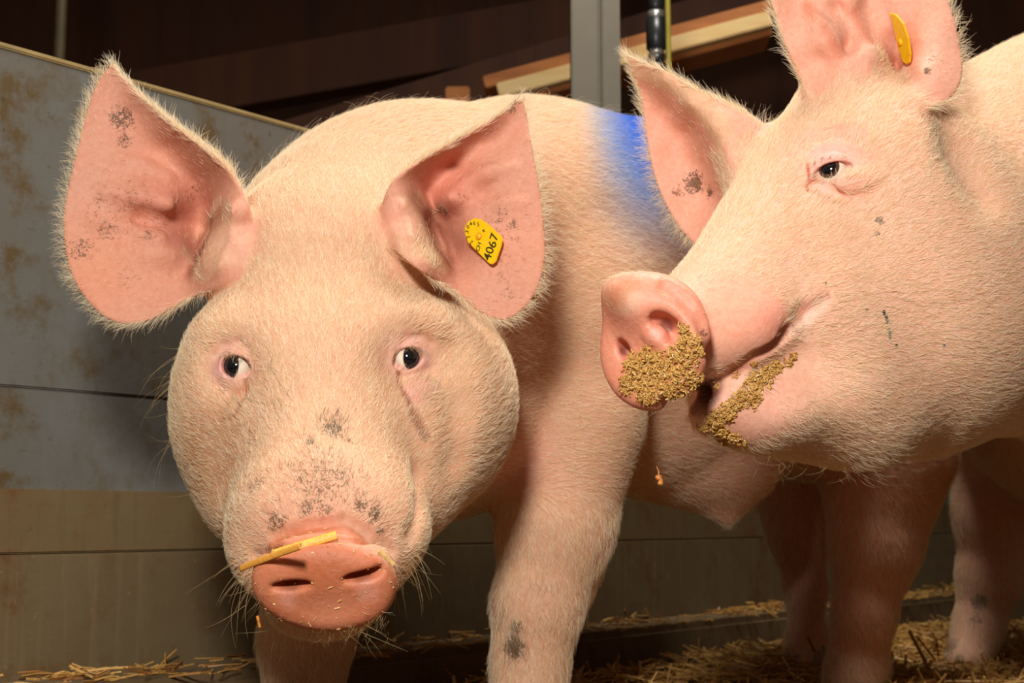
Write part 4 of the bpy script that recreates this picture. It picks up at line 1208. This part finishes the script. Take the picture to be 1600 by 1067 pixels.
B.paint(B.line([(1108, 604), (1150, 582), (1200, 545), (1228, 515), (1262, 480), (1290, 464)], 12), s2l(198, 128, 108), 0.8)
B.paint(B.line([(1240, 520), (1265, 495), (1290, 474)], 14), s2l(236, 200, 184), 0.7)
B.paint(B.line([(1130, 625), (1170, 600), (1230, 550)], 18), s2l(238, 192, 172), 0.7)
for q in ((1085, 620, 1.25), (1070, 628, 1.24), (1105, 610, 1.26), (1115, 604, 1.27)):
    qv = B.V - P(*q).astype(np.float32); B.paint((1 - sm01(np.sqrt((qv * qv).sum(1)), 0.012, 0.022)) * (B.V[:, 2] > 1.235), s2l(104, 50, 46), 0.85); B.wet = np.maximum(B.wet, B.mask(1100, 625, 50, 0.6) * 0.9)
for q in ((1042, 508, 20), (974, 548, 14)): B.paint(B.mask(*q, 0.7), s2l(110, 52, 46), 0.8)
B.paint(B.mask(1026, 524, 16, 0.8), s2l(236, 182, 170), 0.9)
em, inn, edge, ed = B.ear_masks()
inn = inn * (1 - 0.0)
B.paint(inn, s2l(234, 172, 148))
flap = B.line([(985, 95), (1040, 125), (1080, 155), (1112, 190), (1140, 250), (1160, 300)], 34, 0.5)
B.paint(flap * em, s2l(222, 180, 146), 0.9)
B.paint(inn * B.mask(1395, 105, 40, 0.9), s2l(176, 96, 66), 0.8)
for l in ([(1262, 10), (1290, 45), (1310, 85)], [(1335, 20), (1355, 60), (1375, 95)]): B.paint(B.line(l, 14) * inn, s2l(214, 128, 98), 0.7)
B.paint(B.mask(1298, 262, 95, 0.7), s2l(232, 190, 172), 0.7)
B.paint(B.mask(1298, 260, 50, 0.6), s2l(234, 184, 172), 0.85)
B.paint(B.mask(1298, 260, 30, 0.6), s2l(226, 150, 140), 0.7)
B.paint(B.mask(1345, 286, 46, 0.8), s2l(230, 164, 144), 0.8)
B.wet = np.maximum(B.wet, B.mask(1298, 262, 28, 0.5) * 0.8)
B.paint(B.line([(1262, 256), (1264, 275), (1262, 298)], 5), s2l(190, 70, 20), 0.95); B.paint(B.line([(1264, 284), (1278, 281)], 5), s2l(186, 66, 30), 0.85)
# feed staining under the crumbs
mash = np.zeros(len(B.V), np.float32)
for x, y, r in ((1000, 590, 34), (1030, 580, 40), (1060, 570, 40), (1075, 545, 32), (1050, 610, 34), (1010, 615, 26), (980, 600, 22), (1068, 520, 22), (1085, 595, 22), (990, 570, 26), (1015, 560, 26)):
    mash = np.maximum(mash, B.mask(x, y, r, 0.6))
lipm = np.zeros(len(B.V), np.float32)
for x, y, r in ((1118, 655, 22), (1135, 645, 20), (1150, 630, 18), (1165, 615, 20), (1180, 598, 22), (1195, 585, 20), (1212, 575, 15), (1125, 675, 16), (1145, 685, 16), (1230, 568, 10), (1100, 668, 12), (1160, 690, 10), (1190, 592, 24), (1130, 690, 12), (1172, 622, 24), (1238, 558, 8), (1120, 604, 7), (1150, 584, 6), (1176, 568, 5)):
    lipm = np.maximum(lipm, B.mask(x, y, r, 0.6))
B.paint(np.maximum(mash, lipm), s2l(190, 138, 82), 0.7)
for x, y, r, a in ((1085, 285, 44, 0.75), (1110, 300, 26, 0.7), (1060, 300, 24, 0.6), (1060, 230, 40, 0.25), (1460, 90, 40, 0.5), (1450, 110, 14, 0.9), (1330, 60, 40, 0.3), (1375, 345, 14, 1.0), (1372, 365, 10, 0.8), (1478, 260, 8, 0.9), (1590, 100, 12, 0.9), (1290, 465, 20, 0.35), (1262, 470, 22, 0.35),
                   (1120, 440, 60, 0.3), (1160, 560, 40, 0.4), (1260, 630, 50, 0.3), (1530, 940, 26, 1.0), (1525, 970, 24, 0.7), (1100, 520, 20, 0.6), (1240, 150, 40, 0.25), (1300, 520, 40, 0.35)):
    B.dirt = np.maximum(B.dirt, B.mask(x, y, r, 0.9) * a)
B.dirt = np.maximum(B.dirt, 0.10)
B.finish()
M_eyeB = eye_material('brown_eye', s2l(96, 62, 48), 0.0074, 0.0100, 0.95)
for c, ip in B.L['eyes']: B.eye(c, ip, M_eyeB)
hb, hpB, hfB, _ = coat(B, P(1040, 530, 1.24).astype(np.float32), unit((0.85, -0.05, 0.5)), 1.52, 230000, leg_y=760, bare=np.max([B.mask(1150, 500, 100, 0.5), B.mask(1185, 505, 70, 0.5), B.mask(1160, 640, 75, 0.5), B.mask(1230, 590, 70, 0.6), B.mask(960, 465, 50, 0.4), B.mask(1000, 445, 45, 0.4), B.mask(1298, 258, 55, 0.7)], axis=0))
recolor(hb, np.clip(np.maximum(mash, lipm)[B.Q[hfB, 0]], 0, 1), s2l(176, 130, 66))
bristles(B, ((B.N @ up.astype(np.float32)) > 0.45) & (B.V[:, 2] > 1.42) & (B.V[:, 2] < 2.2) & (B.px > 1430), 500, 0.028, (1, 0.2, 0.3), 0.7, 0.00012, 0.5)
tuft(B, [(1195, 205), (1215, 185), (1235, 160), (1180, 225)], 90, 0.022, (0.2, 0.9, 0.3), 0.8, 0.0001, (CREAM_LO, CREAM_HI), 'bristles', 0.006)
tuft(B, [(1395, 125), (1405, 130), (1385, 118), (1370, 122)], 90, 0.015, (0.6, 0.4, 0), 0.6, 0.00008, GREY, 'ear_hair', 0.008)
tuft(B, [(1274, 252), (1286, 247), (1298, 244), (1310, 243), (1320, 243)], 70, 0.009, (-0.4, -0.5, -0.6), 0.9, 0.00012, lash, 'eyelashes', 0.0012)
tuft(B, [(1230, 708), (1260, 712), (1300, 716), (1340, 716), (1200, 704)], 60, 0.028, (0.1, -0.9, 0.1), 0.7, 0.00011, WH, 'whiskers', 0.008, 0.5)
tuft(B, [(1330, 718), (1350, 714), (1365, 706), (1385, 694)], 260, 0.016, (0.7, -0.7, 0.1), 0.5, 0.0001, (CREAM_LO, CREAM_HI), 'chin_hair', 0.008)
tuft(B, [(1232, 505), (1226, 518), (1218, 528), (1205, 538)], 60, 0.006, (0.5, -0.8, 0), 0.5, 0.00009, GREY, 'lip_hair', 0.002)
for (x, y) in ((PW(1513, 1030, 2.54).x, PW(1513, 1030, 2.54).y), (1.12, 2.61), (0.80, 1.79), (1.04, 1.79)):
    hoof(B.root, baseB, (x, y, 0.0), 0.0, 0.9)
tagB = [(1388.7, 20), (1399, 23), (1411, 38), (1418.4, 59.5), (1421.6, 85), (1420.5, 97.7), (1416, 101), (1410, 96.7), (1402.5, 74), (1396, 44.6)]
planeB = lambda x, y: 1.384 + (x - 1405 - (y - 60) * 0.30) * -0.0013
ear_tag(B.root, baseB, tagB, planeB, {'label': 'yellow ear tag seen nearly edge-on', 'stud': (1407, 66), 'text': []})
# ------------------------------------------------------------------ feed on the right-hand pig
def mat_attr(name, rough, wet=0.0):
    m, nt, b = newmat(name)
    at = node(nt, 'ShaderNodeAttribute'); at.attribute_name = 'hue'
    n1 = noise(nt, coords(nt), 400, 3)
    lk(nt, mixc(nt, ramp(nt, n1, [(0.4, (0, 0, 0)), (0.7, (0.4, 0.4, 0.4))]), at.outputs['Color'], s2l(120, 76, 26)), b.inputs['Base Color'])
    b.inputs['Roughness'].default_value = rough
    return m
M_feed = mat_attr('feed', 0.4)
M_straw = mat_attr('straw', 0.55)
def sticks(name, pos, dirs, length, width, thick, colr, mat, parent=None, base=(0, 0, 0), bend=None):
    """many small flat pieces, each a bent strip of real thickness (two boxes long)"""
    n = len(pos); pos = np.asarray(pos, np.float64); d = dirs / (np.linalg.norm(dirs, axis=1, keepdims=True) + 1e-9)
    a = np.cross(d, RNG.normal(0, 1, (n, 3))); a /= np.linalg.norm(a, axis=1, keepdims=True) + 1e-9
    b_ = np.cross(d, a)
    V = []; 
    bend = np.zeros(n) if bend is None else bend
    for u in (-0.5, 0.0, 0.5):
        c = pos + d * (length * u)[:, None] + b_ * (bend * length * (1 - 4 * u * u))[:, None]
        for sa, sb in ((-1, -1), (1, -1), (1, 1), (-1, 1)):
            V.append(c + a * (width * sa / 2)[:, None] + b_ * (thick * sb / 2)[:, None])
    V = np.stack(V, 1).reshape(-1, 3) - np.array(base)
    fq = [(0, 3, 2, 1), (8, 9, 10, 11)]
    for r in (0, 4):
        for k in range(4): fq.append((r + k, r + (k + 1) % 4, r + 4 + (k + 1) % 4, r + 4 + k))
    Q = (np.arange(n) * 12)[:, None, None] + np.array(fq)[None]
    o = quad_mesh(name, V, Q.reshape(-1, 4), mat, parent)
    o.data.polygons.foreach_set('use_smooth', np.zeros(len(o.data.polygons), bool))
    ca = o.data.attributes.new('hue', 'FLOAT_COLOR', 'POINT')
    cc = np.repeat(np.concatenate([colr, np.ones((n, 1))], 1), 12, 0)
    ca.data.foreach_set('color', cc.astype(np.float32).ravel())
    return o
def crumbs(mask, n, label, name='feed_mash'):
    w = mask * (B.N[:, 2] < 0.25); w = np.where(w > 0.1, w ** 1.5, 0)
    hsh = np.sin(B.V[:, 0] * 700) * np.sin(B.V[:, 1] * 640 + 1) * np.sin(B.V[:, 2] * 500)
    w = w * (0.12 + 0.9 * (hsh > -0.05))
    idx = RNG.choice(len(w), n, p=w / w.sum())
    c = np.einsum('ij,ij->i', w[idx][:, None], np.ones((n, 1)))
    h = RNG.random(n) ** 1.5 * 0.0026 * c
    p = C2W(B.V[idx] + B.N[idx] * h[:, None] + RNG.normal(0, 0.0008, (n, 3)))
    nrm = C2W(B.N[idx]) - C2W(np.zeros(3))
    d = RNG.normal(0, 1, (n, 3)); d -= nrm * (d * nrm).sum(1, keepdims=True) * 0.6
    big = RNG.random(n) ** 4
    ln = 0.0009 + 0.0012 * RNG.random(n) + 0.0045 * big
    wd = 0.0006 + 0.0009 * RNG.random(n)
    base = p.mean(0)
    o = sticks(name, p, d, ln, wd, wd * 0.8, hair_hue(n, s2l(230, 188, 108), s2l(178, 120, 52)), M_feed, None, base, RNG.normal(0, 0.1, n))
    o.location = base
    return tag(o, label, 'feed', kind='stuff')
crumbs(mash, 3400, 'ochre feed mash crusted over the lower snout disc of the right pig')
crumbs(lipm, 2200, 'wet ochre feed mash smeared along the lower lip of the right pig')
# bits of chaff stuck to the front pig's disc
wA = A.disc_mask(1.02) * (A.N[:, 2] < -0.2) * sm01(-A.V[:, 2], -1.20, -1.19)
ia = RNG.choice(len(wA), 90, p=wA / wA.sum())
pa = C2W(A.V[ia] + A.N[ia] * 0.0005); ba = pa.mean(0); da = RNG.normal(0, 1, (90, 3)); na = C2W(A.N[ia]) - C2W(np.zeros(3)); da -= na * (da * na).sum(1, keepdims=True)
wd = RNG.uniform(0.0004, 0.0009, 90)
o = sticks('chaff', pa, da, RNG.uniform(0.0012, 0.006, 90) * RNG.random(90) ** 0.7, wd, wd * 0.6, hair_hue(90, s2l(250, 226, 160), s2l(214, 160, 84)), M_feed, None, ba)
o.location = ba; tag(o, 'tiny pale chaff bits stuck to the front pig\'s snout disc', 'chaff', kind='stuff')
# crumb falling from the mouth
bm = bmesh.new()
for k in range(7):
    bmesh.ops.create_icosphere(bm, subdivisions=1, radius=random.uniform(0.002, 0.0032), matrix=Matrix.Translation(Vector([random.gauss(0, 0.0017) for _ in range(3)])))
tube(bm, [(0, 0, 0), (0.001, 0, 0.006), (-0.001, 0, 0.011)], [0.0007, 0.0006, 0.0004], 6)
fc = bm_obj('feed_crumb', bm, mat_plain('crumb', s2l(206, 132, 62), 0.6)); fc.location = PW(1028, 748, 1.27)
tag(fc, 'orange-brown feed crumb falling below the right pig\'s mouth', 'feed')

# ------------------------------------------------------------------ straw
def straw_hue(n): return hair_hue(n, s2l(226, 178, 96), s2l(150, 92, 34))
# on the floor, deeper towards the kerb
def floor_straw(n, label):
    x = RNG.uniform(-0.5, 2.2, n); y = RNG.uniform(1.35, 3.3, n)
    rel = (x - WO.x) * WN.x + (y - WO.y) * WN.y
    keep = rel > 0.15
    x, y, rel = x[keep], y[keep], rel[keep]; n = len(x)
    hum = 0.012 + 0.016 * (0.5 + 0.5 * np.sin(x * 9 + 1.2) * np.sin(y * 7)) + 0.02 * np.exp(-((rel - 0.2) / 0.18) ** 2)
    z = hum * RNG.random(n) ** 0.6 + 0.002
    d = RNG.normal(0, 1, (n, 3)); d[:, 2] *= 0.28
    ln = RNG.uniform(0.015, 0.07, n); wd = RNG.uniform(0.0015, 0.0038, n)
    o = sticks('straw_bedding', np.stack([x, y, z], 1), d, ln, wd, wd * 0.5, straw_hue(n), M_straw, None, (0.8, 2.2, 0), RNG.normal(0, 0.06, n))
    o.location = (0.8, 2.2, 0)
    tag(o, label, 'straw', kind='stuff')
floor_straw(26000, 'loose golden straw bedding scattered over the pen floor')
# along the kerb top
n = 1500
sK = RNG.uniform(-2.2, 1.6, n); off = RNG.uniform(0.0, 0.12, n) ** 1.0
pk = np.array([(WO + WU * a + WN * (0.02 + b)) for a, b in zip(sK, off)]); pk[:, 2] = 0.089 + RNG.random(n) ** 2 * 0.012
clump = 0.5 + 0.5 * np.sin(sK * 5) * np.sin(sK * 13 + 1)
kk = RNG.random(n) < 0.25 + 0.75 * clump
pk = pk[kk]; n = len(pk)
d = RNG.normal(0, 0.5, (n, 3)) + np.array(WU) * RNG.choice([-1, 1], n)[:, None]; d[:, 2] *= 0.25
wd = RNG.uniform(0.0012, 0.003, n)
o = sticks('straw_litter', pk, d, RNG.uniform(0.012, 0.05, n), wd, wd * 0.5, straw_hue(n), M_straw, None, (0.2, 2.4, 0.09), RNG.normal(0, 0.06, n))
o.location = (0.2, 2.4, 0.09)
tag(o, 'thin litter of straw lying along the top of the kerb', 'straw', kind='stuff')

def stalk(p, q, r, label, c=(s2l(236, 176, 84)), flat=1.0, split=False, group=None):
    """one hollow-looking straw stalk from p to q"""
    p, q = Vector(p), Vector(q)
    bm = bmesh.new(); m = frame((0, 0, 0), q - p, (0, -1, 0.3)); L = (q - p).length
    seg = 8; st = [0.0, 0.02, 0.33, 0.36, 0.39, 0.7, 0.98, 1.0]
    rings = []
    for u in st:
        k = 1.12 if u == 0.36 else 1.0
        rings.append([bm.verts.new(m @ Vector(((u - 0.5) * L, math.cos(2 * math.pi * a / seg) * r * k, math.sin(2 * math.pi * a / seg) * r * k * flat + 0.02 * L * (0.25 - (u - 0.5) ** 2) * 4 * 0.5)) ) for a in range(seg)])
    for a_, b_ in zip(rings[:-1], rings[1:]):
        for i in range(seg): bm.faces.new((a_[i], a_[(i + 1) % seg], b_[(i + 1) % seg], b_[i]))
    for ring, s_ in ((rings[0], 1), (rings[-1], -1)):       # open, recessed ends
        cen = sum((v.co for v in ring), Vector()) / seg
        inn_ = [bm.verts.new(cen + (v.co - cen) * 0.65) for v in ring]
        inn2 = [bm.verts.new(v.co + (m.to_3x3() @ Vector((s_ * r * 0.8, 0, 0)))) for v in inn_]
        for i in range(seg):
            bm.faces.new((ring[i], ring[(i + 1) % seg], inn_[(i + 1) % seg], inn_[i])); bm.faces.new((inn_[i], inn_[(i + 1) % seg], inn2[(i + 1) % seg], inn2[i]))
        bm.faces.new(inn2)
    bmesh.ops.recalc_face_normals(bm, faces=bm.faces)
    o = bm_obj('straw_stalk', bm, M_straw, None, True); o.location = (p + q) / 2
    ca = o.data.attributes.new('hue', 'FLOAT_COLOR', 'POINT')
    ca.data.foreach_set('color', np.tile(np.array(c + (1,), np.float32), len(o.data.vertices)))
    tag(o, label, 'straw', group or 'single straw stalks')
    return o
def on_skin(pig, px, py, lift): 
    s = pig.at(px, py); return C2W(s - s / np.linalg.norm(s) * lift)
def skin_stalk(pig, a, b, r, lift, label, c, flat=0.45):
    # straight stalk laid on the skin: pushed out until it clears it
    ts = np.linspace(0, 1, 9); pts = [(a[0] + (b[0] - a[0]) * t, a[1] + (b[1] - a[1]) * t) for t in ts]
    D = pig.f.march(pts); ok = D < 1.6
    if ok.sum() < 2: D = np.full(9, 1.18); ok[:] = True
    lin = np.polyfit(ts[ok], D[ok], 1)
    sh = (D[ok] - np.polyval(lin, ts[ok])).min()
    d0, d1 = np.polyval(lin, 0) + sh - lift, np.polyval(lin, 1) + sh - lift
    return stalk(PW(a[0], a[1], d0), PW(b[0], b[1], d1), r, label, c, flat)
skin_stalk(A, (428, 866), (526, 836), 0.0040, 0.002, 'broad golden straw stalk lying across the front pig\'s snout', s2l(244, 178, 70))
skin_stalk(A, (376, 888), (470, 853), 0.0030, 0.002, 'split end of golden straw at the left edge of the front pig\'s snout', s2l(226, 158, 62))
skin_stalk(A, (592, 860), (616, 883), 0.0018, 0.0012, 'short pale straw bit at the right rim of the front pig\'s snout', s2l(232, 190, 120))
skin_stalk(A, (402, 962), (406, 980), 0.0013, 0.0012, 'tiny orange straw bit hanging at the front pig\'s chin', s2l(214, 130, 44))
# single stalks standing out of the bedding
def gpt(px, py, z):
    """point of the pen at height z seen at a pixel"""
    dr = C2W(P(px, py, 1.0)) - np.array([0, 0, CAM_H]); t = (z - CAM_H) / dr[2]
    return np.array([0, 0, CAM_H]) + dr * t
def rising(pa, pb, D, r, label, c):
    stalk(PW(pa[0], pa[1], D), PW(pb[0], pb[1], D - 0.02), r, label, c, 0.8)
rising((1452, 1046), (1421, 986), 2.36, 0.0034, 'thick pale straw stalk leaning left out of the bedding at the right', s2l(214, 168, 92))
rising((1462, 1032), (1432, 994), 2.40, 0.0018, 'thin reddish straw leaning beside the thick pale stalk', s2l(190, 108, 44))
rising((1466, 1026), (1463, 998), 2.42, 0.0016, 'short upright straw right of the thick pale stalk', s2l(178, 104, 46))
rising((1273, 1018), (1263, 996), 2.33, 0.0026, 'short straw standing before the thin hind leg', s2l(190, 122, 48))
rising((1604, 1010), (1584, 980), 2.4, 0.0022, 'slanting straw at the right edge of the picture', s2l(170, 112, 50))
rising((1540, 1070), (1533, 1035), 2.28, 0.0018, 'pale split straw in the bedding below the rear leg', s2l(224, 190, 120))
rising((930, 1045), (985, 1062), 2.25, 0.0020, 'long straw lying at the edge of the bedding near the foreleg', s2l(196, 128, 60))
rising((1005, 1066), (996, 1040), 2.25, 0.0018, 'slanted straw standing in the bedding near the foreleg', s2l(170, 108, 48))
rising((1050, 1064), (1058, 1028), 2.28, 0.0014, 'thin upright straw before the kerb left of centre bedding', s2l(186, 120, 56))
rising((1090, 1046), (1092, 996), 2.36, 0.0014, 'tall thin straw standing before the dark kerb', s2l(170, 112, 52))
rising((1160, 1020), (1186, 1045), 2.32, 0.0018, 'slanting brown straw left of the thin hind leg', s2l(178, 108, 44))
rising((624, 1066), (626, 1044), 2.1, 0.0022, 'upright straw standing between the front pig\'s forelegs', s2l(196, 128, 60))
